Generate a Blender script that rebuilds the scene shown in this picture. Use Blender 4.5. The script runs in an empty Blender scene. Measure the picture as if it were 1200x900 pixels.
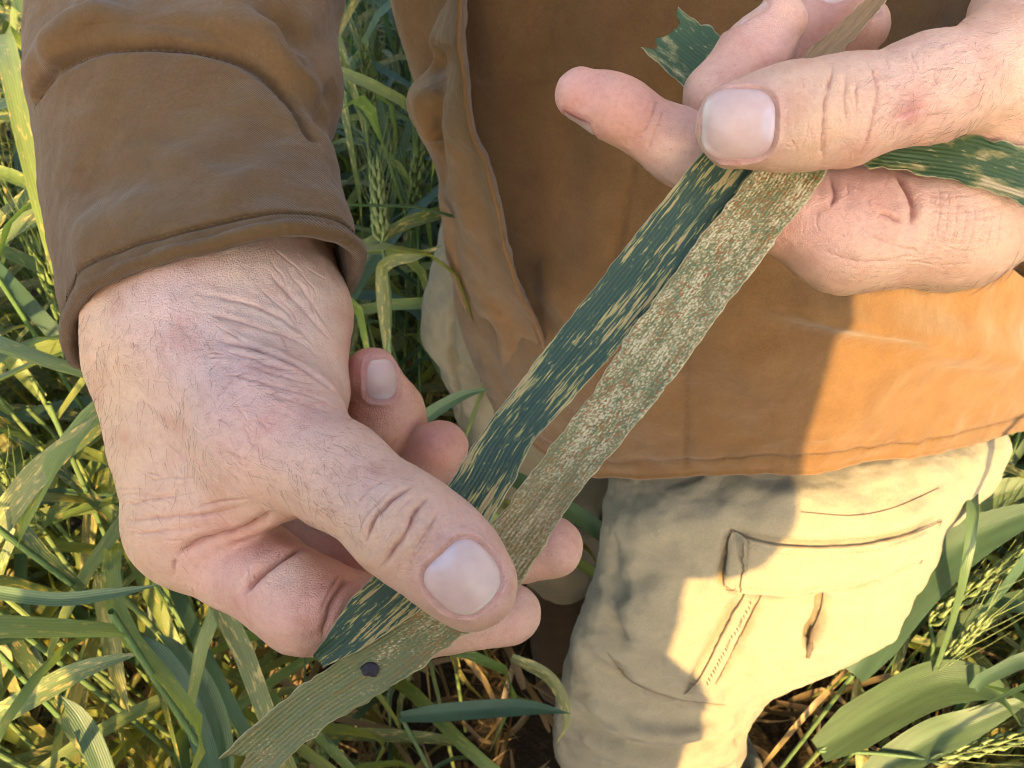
import bpy, bmesh, math, random
import numpy as np
from mathutils import Vector, Matrix
from mathutils.bvhtree import BVHTree

# ------------------------------------------------------------------ camera
F = 1040.0                       # focal length in pixels of the 1200 x 900 photograph
CAM = np.array((0.0, 0.0, 1.35)); PITCH = math.radians(50)
FW = np.array((0, math.cos(PITCH), -math.sin(PITCH)))
UP = np.array((0, math.sin(PITCH), math.cos(PITCH)))
RT = np.array((1.0, 0, 0))
scene = bpy.context.scene
COL = scene.collection
camd = bpy.data.cameras.new('camera'); cam = bpy.data.objects.new('camera', camd); COL.objects.link(cam)
cam.location = CAM; cam.rotation_euler = (math.pi/2 - PITCH, 0, 0)
camd.sensor_width = 36; camd.lens = 36*F/1200; camd.clip_start = 0.01; camd.clip_end = 2000
camd.dof.use_dof = True; camd.dof.focus_distance = 0.19; camd.dof.aperture_fstop = 64
scene.camera = cam

# ------------------------------------------------------------------ sky, sun, exposure
SUN_EL, SUN_AZ = math.radians(22), math.radians(180)    # azimuth from +Y, clockwise seen from above: behind the photographer
sdir = np.array((math.sin(SUN_AZ)*math.cos(SUN_EL), math.cos(SUN_AZ)*math.cos(SUN_EL), math.sin(SUN_EL)))
world = bpy.data.worlds.new('World'); scene.world = world; world.use_nodes = True
wn = world.node_tree; wn.nodes.clear()
sky = wn.nodes.new('ShaderNodeTexSky'); sky.sky_type = 'NISHITA'; sky.sun_disc = False
sky.sun_elevation = SUN_EL; sky.sun_rotation = SUN_AZ
sky.air_density = 1.0; sky.dust_density = 2.6; sky.ozone_density = 0.3
bg = wn.nodes.new('ShaderNodeBackground'); bg.inputs['Strength'].default_value = 0.11
wo = wn.nodes.new('ShaderNodeOutputWorld')
wn.links.new(sky.outputs[0], bg.inputs[0]); wn.links.new(bg.outputs[0], wo.inputs[0])
sund = bpy.data.lights.new('sun', 'SUN'); sun = bpy.data.objects.new('sun', sund); COL.objects.link(sun)
sund.energy = 3.2; sund.angle = math.radians(0.6); sund.color = (1.0, 0.66, 0.27)
sun.rotation_euler = Vector(sdir).to_track_quat('Z', 'Y').to_euler(); sun.location = (0, -3, 4)
vs = scene.view_settings
vs.view_transform = 'Standard'; vs.look = 'None'; vs.gamma = 1; vs.use_curve_mapping = False; vs.exposure = 2.55
scene.render.engine = 'CYCLES'
cy_ = scene.cycles; cy_.max_bounces = 6; cy_.diffuse_bounces = 3; cy_.glossy_bounces = 2; cy_.transmission_bounces = 3; cy_.transparent_max_bounces = 4; cy_.caustics_reflective = False; cy_.caustics_refractive = False
cy_.filter_width = 1.1; cy_.use_adaptive_sampling = True; cy_.adaptive_threshold = 0.025

# ------------------------------------------------------------------ helpers
rng = np.random.default_rng(7)
random.seed(7)
def Q(px, py, D):                # photograph pixel + depth in mm -> millimetres in the camera frame (x right, y down, z away)
    return np.array(((px-600)/F*D, (py-450)/F*D, D), float)
def to_world(p):                 # camera-frame millimetres -> world metres
    p = np.asarray(p, float)*0.001
    return CAM + p[..., 0:1]*RT - p[..., 1:2]*UP + p[..., 2:3]*FW
def W(px, py, D): return to_world(Q(px, py, D))
def to_cam(w):
    d = np.asarray(w, float)-CAM
    return np.stack((d@RT, -(d@UP), d@FW), -1)*1000.0
def unit(v): v = np.asarray(v, float); return v/(np.linalg.norm(v)+1e-12)

def mesh_obj(name, verts, faces, mat=None, parent=None, smooth=True, uv=None, col=None):
    me = bpy.data.meshes.new(name)
    verts = np.asarray(verts, float)
    if isinstance(faces, tuple):                                            # (loop vertex indices, loop starts): mixed polygons
        me.vertices.add(len(verts)); me.vertices.foreach_set('co', verts.astype(np.float32).ravel())
        me.loops.add(len(faces[0])); me.loops.foreach_set('vertex_index', faces[0].astype(np.int32))
        me.polygons.add(len(faces[1])); me.polygons.foreach_set('loop_start', faces[1].astype(np.int32)); me.update(calc_edges=True)
    elif isinstance(faces, np.ndarray) and faces.ndim == 2:
        n = faces.shape[1]
        me.vertices.add(len(verts)); me.vertices.foreach_set('co', verts.astype(np.float32).ravel())
        me.loops.add(faces.size); me.loops.foreach_set('vertex_index', faces.astype(np.int32).ravel())
        me.polygons.add(len(faces)); me.polygons.foreach_set('loop_start', np.arange(0, faces.size, n, dtype=np.int32))
        me.update(calc_edges=True)
    else:
        me.from_pydata([tuple(v) for v in verts], [], [tuple(int(i) for i in f) for f in faces])
    if smooth: me.polygons.foreach_set('use_smooth', np.ones(len(me.polygons), bool))
    if uv is not None:
        lay = me.uv_layers.new(name='UVMap'); li = np.empty(len(me.loops), np.int32); me.loops.foreach_get('vertex_index', li)
        lay.data.foreach_set('uv', np.asarray(uv, np.float32)[li].ravel())
    if col is not None:
        at = me.color_attributes.new('tint', 'FLOAT_COLOR', 'POINT')
        c = np.ones((len(verts), 4), np.float32); c[:, :3] = col; at.data.foreach_set('color', c.ravel())
    if mat: me.materials.append(mat)
    o = bpy.data.objects.new(name, me); COL.objects.link(o)
    if parent is not None: o.parent = parent
    return o
def empty(name, loc=(0, 0, 0), parent=None):
    o = bpy.data.objects.new(name, None); o.location = loc; o.empty_display_size = 0.05; COL.objects.link(o)
    if parent is not None: o.parent = parent
    return o
def tag(o, label=None, cat=None, group=None, kind=None):
    for k, v in (('label', label), ('category', cat), ('group', group), ('kind', kind)):
        if v: o[k] = v
    return o
def spline(pts, n, closed=False):                        # Catmull-Rom through rows of any width, n samples
    P = np.asarray(pts, float); m = len(P)
    t = np.linspace(0, m if closed else m-1, n, endpoint=not closed)
    i = np.minimum(np.floor(t).astype(int), m-1 if closed else m-2); f = (t-i)[:, None]
    g = (lambda k: P[k % m]) if closed else (lambda k: P[np.clip(k, 0, m-1)])
    a, b, c, d = g(i-1), g(i), g(i+1), g(i+2)
    if not closed:
        a = np.where((i == 0)[:, None], 2*b-c, a); d = np.where((i == m-2)[:, None], 2*c-b, d)
    return 0.5*((2*b)+(c-a)*f+(2*a-5*b+4*c-d)*f**2+(3*b-a-3*c+d)*f**3)
def seg_dist(p, poly):                                    # distance of points to a 3-D polyline, and the parameter along it
    best = np.full(len(p), 1e9); tt = np.zeros(len(p)); L = 0
    for a, b in zip(poly[:-1], poly[1:]):
        ab = b-a; l2 = ab@ab+1e-12; t = np.clip((p-a)@ab/l2, 0, 1)
        d = np.linalg.norm(p-a-t[:, None]*ab, axis=1); m = d < best
        best[m] = d[m]; tt[m] = L+t[m]*math.sqrt(l2); L += math.sqrt(l2)
    return best, tt/(L+1e-9)
def vnoise(p, seed=0):                                    # smooth value noise, -1..1
    p = np.asarray(p, float); i = np.floor(p).astype(np.int64); f = p-i; f = f*f*(3-2*f); r = 0
    for k in range(8):
        o = np.array((k & 1, k >> 1 & 1, k >> 2 & 1)); q = i+o
        h = (q[:, 0]*73856093) ^ (q[:, 1]*19349663) ^ (q[:, 2]*83492791) ^ (seed*2654435761)
        h = ((h ^ (h >> 13))*1274126177) & 0x7fffffff; h = ((h ^ (h >> 16)) & 0xffff)/32767.5-1
        r = r+h*np.prod(np.where(o, f, 1-f), axis=1)
    return r
def fbm(p, oct=3, seed=0):
    return sum(vnoise(p*2**k, seed+k)*0.5**k for k in range(oct))
# ------------------------------------------------------------------ materials
class NT:
    def __init__(s, name):
        s.m = bpy.data.materials.new(name); s.m.use_nodes = True; s.t = s.m.node_tree; s.t.nodes.clear()
        s.out = s.n('ShaderNodeOutputMaterial'); s.b = s.n('ShaderNodeBsdfPrincipled'); s.l(s.b.outputs[0], s.out.inputs[0])
    def n(s, t, **k):
        x = s.t.nodes.new(t)
        for a, v in k.items(): setattr(x, a, v)
        return x
    def l(s, a, b): s.t.links.new(a, b)
    def set(s, **k):
        for a, v in k.items(): s.b.inputs[a.replace('_', ' ')].default_value = v
    def inp(s, x, sock):
        if hasattr(x, 'is_output'): s.l(x, sock)
        else: sock.default_value = x
    def coord(s, which='Object', scale=(1, 1, 1), rot=(0, 0, 0)):
        c = s.n('ShaderNodeTexCoord'); m = s.n('ShaderNodeMapping'); m.inputs['Scale'].default_value = scale; m.inputs['Rotation'].default_value = rot
        s.l(c.outputs[which], m.inputs[0]); return m.outputs[0]
    def noise(s, vec, scale=1, detail=3, rough=.55, dist=0):
        x = s.n('ShaderNodeTexNoise'); s.l(vec, x.inputs['Vector'])
        x.inputs['Scale'].default_value = scale; x.inputs['Detail'].default_value = detail; x.inputs['Roughness'].default_value = rough; x.inputs['Distortion'].default_value = dist
        return x.outputs[0]
    def vor(s, vec, scale=1, feature='F1', out='Distance', rnd=1):
        x = s.n('ShaderNodeTexVoronoi', feature=feature); s.l(vec, x.inputs['Vector']); x.inputs['Scale'].default_value = scale; x.inputs['Randomness'].default_value = rnd
        return x.outputs[out]
    def ramp(s, v, stops, interp='LINEAR'):
        r = s.n('ShaderNodeValToRGB'); s.l(v, r.inputs[0]); r.color_ramp.interpolation = interp; e = r.color_ramp.elements
        for i, (p, c) in enumerate(stops):
            el = e[i] if i < 2 else e.new(p)
            el.position = p; el.color = (*c, 1) if hasattr(c, '__len__') else (c, c, c, 1)
        return r.outputs[0]
    def mix(s, f, a, b, mode='MIX'):
        x = s.n('ShaderNodeMix', data_type='RGBA', blend_type=mode); s.inp(f, x.inputs[0])
        for v, k in ((a, 6), (b, 7)):
            if hasattr(v, 'is_output'): s.l(v, x.inputs[k])
            else: x.inputs[k].default_value = (*v, 1) if hasattr(v, '__len__') else (v, v, v, 1)
        return x.outputs[2]
    def math(s, op, a, b=0.0, clamp=False):
        x = s.n('ShaderNodeMath', operation=op, use_clamp=clamp); s.inp(a, x.inputs[0]); s.inp(b, x.inputs[1]); return x.outputs[0]
    def bump(s, h, strength=.3, dist=.0005, prev=None):
        x = s.n('ShaderNodeBump'); x.inputs['Strength'].default_value = strength; x.inputs['Distance'].default_value = dist; s.l(h, x.inputs['Height'])
        if prev is not None: s.l(prev, x.inputs['Normal'])
        return x.outputs[0]
    def attr(s, name): return s.n('ShaderNodeAttribute', attribute_name=name).outputs['Color']
    def base(s, c): s.inp(c if hasattr(c, 'is_output') else (*c, 1), s.b.inputs['Base Color'])
    def normal(s, x): s.l(x, s.b.inputs['Normal'])

def m_skin():
    t = NT('skin'); co = t.coord('Object', (1000, 1000, 1000))     # millimetres
    c = t.attr('tint')
    mott = t.noise(co, .09, 4, .6); c = t.mix(.7, c, t.ramp(mott, [(.3, (.86, .70, .66)), (.5, (1, 1, 1)), (.7, (1.08, 1.05, 1.0))]), 'MULTIPLY')
    fine = t.noise(co, .7, 3, .6); c = t.mix(.45, c, t.ramp(fine, [(.3, (.84, .74, .70)), (.5, (1, 1, 1)), (.72, (1.08, 1.06, 1.04))]), 'MULTIPLY')
    pore = t.vor(co, 1.5); c = t.mix(.3, c, t.ramp(pore, [(.05, (.78, .62, .58)), (.22, (1, 1, 1))]), 'MULTIPLY')
    t.base(c)
    t.set(Roughness=.43, Specular_IOR_Level=.5, Subsurface_Weight=.3, Subsurface_Scale=.0012)
    t.b.inputs['Subsurface Radius'].default_value = (1.0, .4, .25)
    wv = t.n('ShaderNodeVectorMath', operation='ADD'); t.l(co, wv.inputs[0]); nz = t.n('ShaderNodeTexNoise'); t.l(co, nz.inputs['Vector']); nz.inputs['Scale'].default_value = .8; t.l(nz.outputs['Color'], wv.inputs[1])
    cells = t.vor(wv.outputs[0], 1.3, 'DISTANCE_TO_EDGE'); lines = t.ramp(cells, [(0, 0), (.16, 1)])
    rid = t.noise(t.coord('Object', (900, 2600, 1600)), 1, 2, .6)
    n1 = t.bump(lines, .55, .00017); n2 = t.bump(rid, .5, .00026, n1); n3 = t.bump(t.noise(co, .35, 5, .7), .6, .0006, n2)
    t.normal(n3); return t.m
def m_nail():
    t = NT('fingernail'); c = t.attr('tint'); co = t.coord('Object', (1000, 1000, 1000))
    c = t.mix(.35, c, t.ramp(t.noise(co, .35, 3), [(.35, (.82, .74, .76)), (.6, (1, 1, 1))]), 'MULTIPLY'); t.base(c)
    t.set(Roughness=.34, Specular_IOR_Level=.45, Subsurface_Weight=.25, Subsurface_Scale=.0006)
    uv = t.coord('UV', (34, 1.2, 1)); t.normal(t.bump(t.noise(uv, 1, 2), .2, .00012)); return t.m
def m_hair():
    t = NT('body_hair'); t.base((.11, .060, .042)); t.set(Roughness=.5); return t.m

def m_cloth(name, base, dark, light, weave=900, wear=.5, rough=.9):
    t = NT(name); co = t.coord('Object')
    big = t.noise(co, 9, 4, .6); c = t.mix(big, dark, base)
    mid = t.noise(co, 60, 4, .65); c = t.mix(t.ramp(mid, [(.35, 0), (.75, wear)]), c, light)
    fine = t.noise(co, 900, 2, .6); c = t.mix(.55, c, t.ramp(fine, [(.3, .78), (.7, 1.18)]), 'MULTIPLY')
    at = t.attr('tint'); c = t.mix(1, c, at, 'MULTIPLY')
    t.base(c); t.set(Roughness=rough, Specular_IOR_Level=.15, Sheen_Weight=.15, Sheen_Roughness=.5)
    w1 = t.n('ShaderNodeTexWave', wave_type='BANDS', bands_direction='DIAGONAL'); t.l(co, w1.inputs[0]); w1.inputs['Scale'].default_value = weave; w1.inputs['Distortion'].default_value = 1.5
    n1 = t.bump(t.noise(co, 260, 5, .75), .55, .0008); n2 = t.bump(w1.outputs['Fac'], .4, .0004, n1); n3 = t.bump(t.noise(co, 38, 3, .6), .35, .004, n2)
    t.normal(n3); return t.m

SKIN = m_skin(); NAIL = m_nail(); HAIR = m_hair()
CANVAS = m_cloth('brown_canvas', (.128, .064, .020), (.088, .046, .016), (.168, .096, .038))
KHAKI = m_cloth('khaki_cotton', (.232, .200, .132), (.194, .166, .108), (.272, .236, .158), wear=.3)
# ------------------------------------------------------------------ hands and forearms: one continuous surface grown from a distance field
def smin(a, b, k):
    h = np.maximum(k-np.abs(a-b), 0)/k
    return np.minimum(a, b)-h*h*k*0.25
def cone(p, a, b, ra, rb, n=None, s=1.0):                 # tapered capsule; n, s: thinner by s along n
    ab = b-a; t = np.clip((p-a)@ab/(ab@ab+1e-9), 0, 1)
    q = p-a-t[:, None]*ab
    if n is not None: q = q+(s-1)*(q@n)[:, None]*n
    return np.sqrt((q*q).sum(1))-(ra+(rb-ra)*t)
class Hand:
    def __init__(s): s.palm = []; s.fingers = []; s.extra = []
    def field(s, p):
        if len(p) < 3000: return s._field(p)
        c = np.floor((p-p.min(0))/26).astype(np.int64); key = (c[:, 0]*1000+c[:, 1])*1000+c[:, 2]
        o = np.argsort(key, kind='stable'); cut = np.flatnonzero(np.diff(key[o]))+1; out = np.empty(len(p))
        for ix in np.split(o, cut): out[ix] = s._field(p[ix])
        return out
    def _field(s, p):
        m0 = p.mean(0)[None]; R = math.sqrt(((p-m0)**2).sum(1).max()) if len(p) > 8 else 1e9
        dp = [cone(m0, a, b, ra, rb)[0] for a, b, ra, rb in s.palm]
        df = [min(cone(m0, *c)[0] for c in f['c']) for f in s.fingers]
        lim = min(min(dp), min(df))+2*R+16; d = None
        for (a, b, ra, rb), dd in zip(s.palm, dp):
            if dd > lim: continue
            e = cone(p, a, b, ra, rb); d = e if d is None else smin(d, e, 14)
        for f, dd in zip(s.fingers, df):
            if dd > lim: continue
            e = None
            for (a, b, ra, rb, n, sc) in f['c']:
                c = cone(p, a, b, ra, rb, n, sc); e = c if e is None else smin(e, c, f.get('k', 4))
            if d is None: d = e; continue
            dist = np.linalg.norm(p-f['mcp'], axis=1)
            d = smin(d, e, f.get('kmin', .8)+f.get('kb', 9)*np.exp(-(dist/f.get('reach', 20))**2))
        return d
    def grad(s, p, e=.25):
        K = np.array(((1, -1, -1), (-1, -1, 1), (-1, 1, -1), (1, 1, 1)), float)
        return sum(k*s.field(p+e*k)[:, None] for k in K)/(4*e)
    def cast(s, px, py):                                  # the surface point seen at a pixel
        hit = s.bvh.ray_cast(Vector((0, 0, 0)), Vector(((px-600)/F, (py-450)/F, 1.0)).normalized())
        return None if hit[0] is None else np.array(hit[0])

def surface_nets(field, lo, hi, h):
    B = 6; nb = np.ceil((hi-lo)/(h*B)).astype(int); n = nb*B+1
    vals = np.ones(n, np.float32)*9
    bc = np.stack(np.meshgrid(*[np.arange(k) for k in nb], indexing='ij'), -1).reshape(-1, 3)
    cen = lo+(bc+.5)*h*B; d = field(cen); act = np.abs(d) < h*B*1.6
    for b_ in bc[d < 0]: vals[tuple(slice(k*B, k*B+B+1) for k in b_)] = -9
    loc = np.stack(np.meshgrid(*[np.arange(B+1)]*3, indexing='ij'), -1).reshape(-1, 3)
    idx = (bc[act][:, None, :]*B+loc[None]).reshape(-1, 3)
    flat = np.unique(np.ravel_multi_index(idx.T, n)); ijk = np.stack(np.unravel_index(flat, n), -1)
    v = field(lo+ijk*h)
    vals.ravel()[flat] = v
    s = vals < 0; c8 = [s[i:n[0]-1+i, j:n[1]-1+j, k:n[2]-1+k] for i in (0, 1) for j in (0, 1) for k in (0, 1)]
    cnt = sum(c.astype(np.int8) for c in c8); cell = (cnt > 0) & (cnt < 8)
    ci = np.argwhere(cell); vid = -np.ones(cell.shape, np.int64); vid[cell] = np.arange(len(ci))
    acc = np.zeros((len(ci), 3)); num = np.zeros(len(ci)); off = [np.array((i, j, k)) for i in (0, 1) for j in (0, 1) for k in (0, 1)]
    for a in range(8):
        for b in range(a+1, 8):
            if np.abs(off[a]-off[b]).sum() != 1: continue
            va = vals[tuple((ci+off[a]).T)]; vb = vals[tuple((ci+off[b]).T)]; m = (va < 0) != (vb < 0)
            t = np.where(m, va/np.where(m, va-vb, 1), 0)[:, None]
            acc += np.where(m[:, None], ci+off[a]+t*(off[b]-off[a]), 0); num += m
    verts = lo+acc/num[:, None]*h
    faces = []
    for ax in range(3):
        u, w = (ax+1) % 3, (ax+2) % 3
        sl0 = [slice(None)]*3; sl1 = [slice(None)]*3; sl0[ax] = slice(0, -1); sl1[ax] = slice(1, None)
        e = np.argwhere(s[tuple(sl0)] != s[tuple(sl1)]); e = e[(e[:, u] > 0) & (e[:, w] > 0) & (e[:, u] < n[u]-1) & (e[:, w] < n[w]-1)]
        flip = s[tuple(e.T)]
        q = []
        for du, dw in ((0, 0), (-1, 0), (-1, -1), (0, -1)):
            g = e.copy(); g[:, u] += du; g[:, w] += dw; q.append(vid[tuple(g.T)])
        q = np.stack(q, -1); q[~flip] = q[~flip][:, ::-1]; faces.append(q)
    return verts, np.concatenate(faces)

def fing(H, J, k=4, kb=9, reach=20, pads=()):
    P = [Q(*j[:3]) for j in J]
    c = [(P[i], P[i+1], J[i][3], J[i+1][3], None, 1) for i in range(len(J)-1)]
    c += [(Q(*a[:3]), Q(*b[:3]), a[3], b[3], None, 1) for a, b in pads]
    H.fingers.append(dict(c=c, mcp=P[0], k=k, kb=kb, reach=reach))
def caps(H, rows):
    for a, b in rows: H.palm.append((Q(*a[:3]), Q(*b[:3]), a[3], b[3]))
def mk_right():
    H = Hand()
    caps(H, [((196, 345, 224, 19), (185, 40, 286, 17)), ((262, 350, 214, 18), (235, 40, 278, 18)),      # forearm, up into the sleeve
             ((325, 352, 226, 17), (285, 40, 286, 17)), ((270, 340, 244, 20), (235, 40, 296, 19)),
             ((185, 430, 219, 16), (216, 600, 212, 12.6)), ((205, 420, 236, 15), (218, 590, 230, 12.6)),   # metacarpals
             ((235, 430, 250, 14.5), (240, 570, 248, 12)), ((262, 440, 260, 13.5), (268, 548, 264, 11.5)),
             ((235, 405, 206, 15), (318, 505, 188, 12.2)),                                                # thumb metacarpal
             ((338, 385, 214, 13.2), (346, 462, 204, 11.8)), ((330, 430, 240, 15), (330, 540, 250, 13.5)),    # thenar, hypothenar
             ((225, 520, 207, 11), (262, 560, 201, 8.5)), ((220, 618, 203, 7.6), (320, 568, 189, 6.8))])      # interosseous, web
    fing(H, [(318, 505, 188, 12.2), (397, 557, 176, 9.8), (475, 615, 171, 9.6), (522, 652, 170.5, 9.3), (553, 684, 171.5, 9.0)], 5, 13, 26)
    fing(H, [(226, 620, 212, 13.6), (358, 708, 193, 9.7), (466, 728, 196, 8.9), (597, 719, 198, 7.0)], 4, pads=[((318, 680, 193, 8.6), (352, 700, 190, 8.8))])
    fing(H, [(218, 590, 230, 12.6), (395, 672, 225, 10.5), (519, 662, 215, 7.4), (646, 641, 212, 7.5)])
    fing(H, [(240, 570, 248, 12), (412, 640, 250, 10), (478, 590, 236, 8.3), (516, 525, 226, 7.2)])
    fing(H, [(268, 548, 264, 11.5), (420, 606, 262, 9.8), (477, 532, 238, 7.2), (453, 484, 230, 9.0), (436, 441, 222, 7.1)])
    return H
def mk_left():
    H = Hand()
    caps(H, [((1330, 40, 232, 18), (1640, -20, 300, 22)), ((1330, 110, 220, 18), (1640, 60, 290, 23)), ((1330, 150, 240, 19), (1640, 90, 310, 23)),
             ((1310, 175, 225, 16), (1120, 262, 211, 14.6)), ((1310, 170, 240, 15), (1140, 230, 230, 13)),
             ((1310, 140, 252, 15), (1150, 190, 248, 12)), ((1310, 110, 262, 14), (1165, 150, 262, 11.5)),
             ((1320, 60, 214, 15), (1200, 76, 197, 13)), ((1310, 10, 228, 15), (1200, 20, 218, 13)), ((1230, 200, 209, 10), (1195, 160, 203, 8))])
    fing(H, [(1200, 76, 197, 13), (1091, 103, 188, 10.4), (986, 131, 186, 10.5), (923, 138, 185, 9.9), (865, 146, 186, 8.9)], 5, 13, 26)
    fing(H, [(1120, 265, 211, 14.6), (990, 273, 212, 13.8), (905, 239, 211, 10), (798, 173, 211, 8.2), (722, 126, 209, 7.1), (682, 111, 210, 6.3)], 4)
    fing(H, [(1140, 230, 230, 13), (980, 230, 232, 10.5), (846, 114, 216, 8.5), (883, 69, 213, 8.5), (913, 27, 212, 6.5)])
    fing(H, [(1150, 190, 248, 12), (1010, 180, 256, 10), (905, 85, 236, 8.3), (990, -4, 226, 7.6)])
    fing(H, [(1165, 150, 262, 11.5), (1060, 140, 268, 9), (965, 82, 250, 8), (1010, 30, 240, 7.2)])
    return H

SK = np.array((.665, .410, .275)); PINK = np.array((.655, .345, .265)); RED = np.array((.60, .265, .195)); MAUVE = np.array((.54, .340, .305)); TAN = np.array((.60, .375, .235)); PALE = np.array((.72, .475, .345))
def refine(H, v, polys, sel):
    """split the selected quads into four; their neighbours take the new mid-points as extra corners, so the surface stays closed"""
    sel = set(sel.tolist()); mids = {}; nv = list(); n0 = len(v)
    def mid(a, b):
        k = (a, b) if a < b else (b, a)
        if k not in mids: mids[k] = n0+len(nv); nv.append((v[a]+v[b])/2)
        return mids[k]
    out = []; todo = []
    for i, p in enumerate(polys):
        if i in sel and len(p) == 4:
            m = [mid(p[k], p[(k+1) % 4]) for k in range(4)]; c = n0+len(nv); nv.append(v[list(p)].mean(0))
            out += [(p[k], m[k], c, m[k-1]) for k in range(4)]
        else: todo.append(p)
    for p in todo:
        q = []
        for k in range(len(p)):
            a, b = p[k], p[(k+1) % len(p)]; q.append(a); e = mids.get((a, b) if a < b else (b, a))
            if e is not None: q.append(e)
        out.append(tuple(q))
    nv = np.array(nv)
    for _ in range(2):
        d = H.field(nv); g = H.grad(nv); nv = nv-(d/np.maximum((g**2).sum(1), .05))[:, None]*g
    return np.concatenate((v, nv)), out
def cen(v, polys): return np.array([v[list(p[:4])].mean(0) for p in polys]) if not isinstance(polys, np.ndarray) else v[polys].mean(1)
def near_lines(pts, lines, r):
    m = np.zeros(len(pts), bool)
    for L in lines:
        ii = np.where(((pts >= L.min(0)-r) & (pts <= L.max(0)+r)).all(1) & ~m)[0]
        if len(ii): m[ii[seg_dist(pts[ii], L)[0] < r]] = True
    return np.flatnonzero(m)
def finish_hand(H, lo, hi, h, creases, tints, nails):
    v, f = surface_nets(H.field, np.array(lo, float), np.array(hi, float), h)
    for _ in range(2):
        d = H.field(v); gr = H.grad(v); v = v-(d/np.maximum((gr**2).sum(1), .05))[:, None]*gr
    H.bvh = BVHTree.FromPolygons(v.tolist(), f.tolist())
    lines = []; rings = []; frames = []; nv0 = len(v)
    for (poly, wid, dep) in creases:
        pts = [H.cast(*q) for q in spline(poly, max(4, len(poly)*3))] if len(poly) > 2 else [H.cast(*q) for q in poly]
        pts = np.array([q for q in pts if q is not None])
        if len(pts) >= 2:
            gaps = np.linalg.norm(np.diff(pts, axis=0), axis=1); bad = np.where(gaps > 6+2*np.median(gaps))[0]
            if len(bad): pts = max(np.split(pts, bad+1), key=len)
        if len(pts) >= 2: lines.append((pts, wid, dep))
    for N in nails:
        if N[0] == 'px':
            _, px, py, dx, dy, L, Wd = N; c = H.cast(px, py); n = unit(H.grad(c[None])[0])
            a = H.cast(px+dx*12, py+dy*12); b = H.cast(px-dx*12, py-dy*12); t = unit(a-b)
        else:
            _, tip, prev, n, L, Wd = N; tip = Q(*tip); prev = Q(*prev); n = unit(n); t = unit(tip-prev); c = tip-t*1.5+n*2
            for _ in range(12): c = c-n*float(H.field(c[None])[0])*.8
        n = unit(n-t*(n@t)); w = np.cross(n, t); frames.append((c, n, t, w, L, Wd, N[0] == 'px'))
        th = np.linspace(0, 2*math.pi, 40); cu, cv = np.cos(th), np.sin(th); se = (np.abs(cu)**3.2+np.abs(cv)**2.6)**(-1/2.9)
        R_ = c+(se*cu*Wd/2)[:, None]*w+(se*cv*L/2)[:, None]*t
        for _ in range(10): R_ = R_-n*(H.field(R_)*.8)[:, None]
        if N[0] == 'px': rings.append(R_)
    f = f.tolist(); f = [tuple(q) for q in f]
    L1 = [q[0] for q in lines if q[2] >= .14]
    nf = len(f); v, f = refine(H, v, f, near_lines(v[np.array(f)].mean(1), L1+rings, 1.5))
    q4 = np.array([i for i, p in enumerate(f) if len(p) == 4 and max(p) >= nv0]); c4 = v[np.array([f[i] for i in q4])].mean(1)
    v, f = refine(H, v, f, q4[near_lines(c4, L1+rings, .9)])
    gr = H.grad(v); nrm = gr/np.linalg.norm(gr, axis=1)[:, None]
    front = -(nrm*v).sum(1)/np.linalg.norm(v, axis=1)
    disp = np.zeros(len(v)); col = np.tile(SK, (len(v), 1))
    disp += .32*fbm(v/9.0, 2, 3)+.15*fbm(v/3.2, 2, 9)
    for (px, py, rad, c, w) in tints:
        p = H.cast(px, py)
        if p is None: print('tint missed', px, py); continue
        a = w*np.exp(-((np.linalg.norm(v-p, axis=1)/rad)**2)); col += a[:, None]*(c-col)
    for (pts, wid, dep) in lines:
        lim = (v >= pts.min(0)-5).all(1) & (v <= pts.max(0)+5).all(1); ii = np.where(lim)[0]
        if not len(ii): continue
        d, t = seg_dist(v[ii]+.28*np.stack((vnoise(v[ii]/2.2, 1), vnoise(v[ii]/2.2, 2), vnoise(v[ii]/2.2, 3)), 1), pts); wob = 1+.35*vnoise(v[ii]/1.7, 5)
        end = np.clip(np.minimum(t, 1-t)/.22, .05, 1); w_ = wid*.62
        g = np.exp(-(np.abs(d)/(w_*wob))**1.5)*end
        disp[ii] += -dep*.8*g+.30*dep*np.exp(-((d-2.4*wid)/(1.6*wid))**2)*end-.25*dep*np.exp(-(d/(2.2*wid))**2)*end
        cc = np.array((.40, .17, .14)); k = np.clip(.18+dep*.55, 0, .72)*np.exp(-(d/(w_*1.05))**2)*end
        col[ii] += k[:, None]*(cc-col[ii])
    plates = []
    for c, n, t, w, L, Wd, seen in frames:
        q = v-c; u_ = q@w; v_ = q@t; z_ = q@n; near = (np.abs(z_) < 5) & (np.abs(u_) < Wd) & (np.abs(v_) < L) & (nrm@n > .05)
        e = ((np.abs(u_)/(Wd/2))**3.2+(np.abs(v_)/(L/2))**2.6)**(1/2.9); s = (e-1)*Wd/2
        dist_end = np.clip((v_-L*.25)/(L*.25), 0, 1)
        k0 = 1.0 if seen else .4
        lip = .42*k0*np.exp(-((s-.62)/.5)**2)*(1-.6*dist_end)-.22*k0*np.exp(-((s-.08)/.22)**2)
        disp += np.where(near, np.where(s < 0, -.8*k0*np.clip(-s/.5, 0, 1), 0)+lip, 0)
        k = np.where(near, .55*np.exp(-((s-.05)/.4)**2), 0); col += k[:, None]*(np.array((.43, .19, .165))-col)
        k = np.where(near, .35*np.exp(-((s-1.0)/1.2)**2), 0); col += k[:, None]*(np.array((.60, .33, .28))-col)
        nu, nv = 30, 30; uu, vv = np.meshgrid(np.linspace(-1, 1, nu), np.linspace(-1, 1, nv))
        ang = np.arctan2(vv, uu); rad = np.maximum(np.abs(uu), np.abs(vv))
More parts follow.
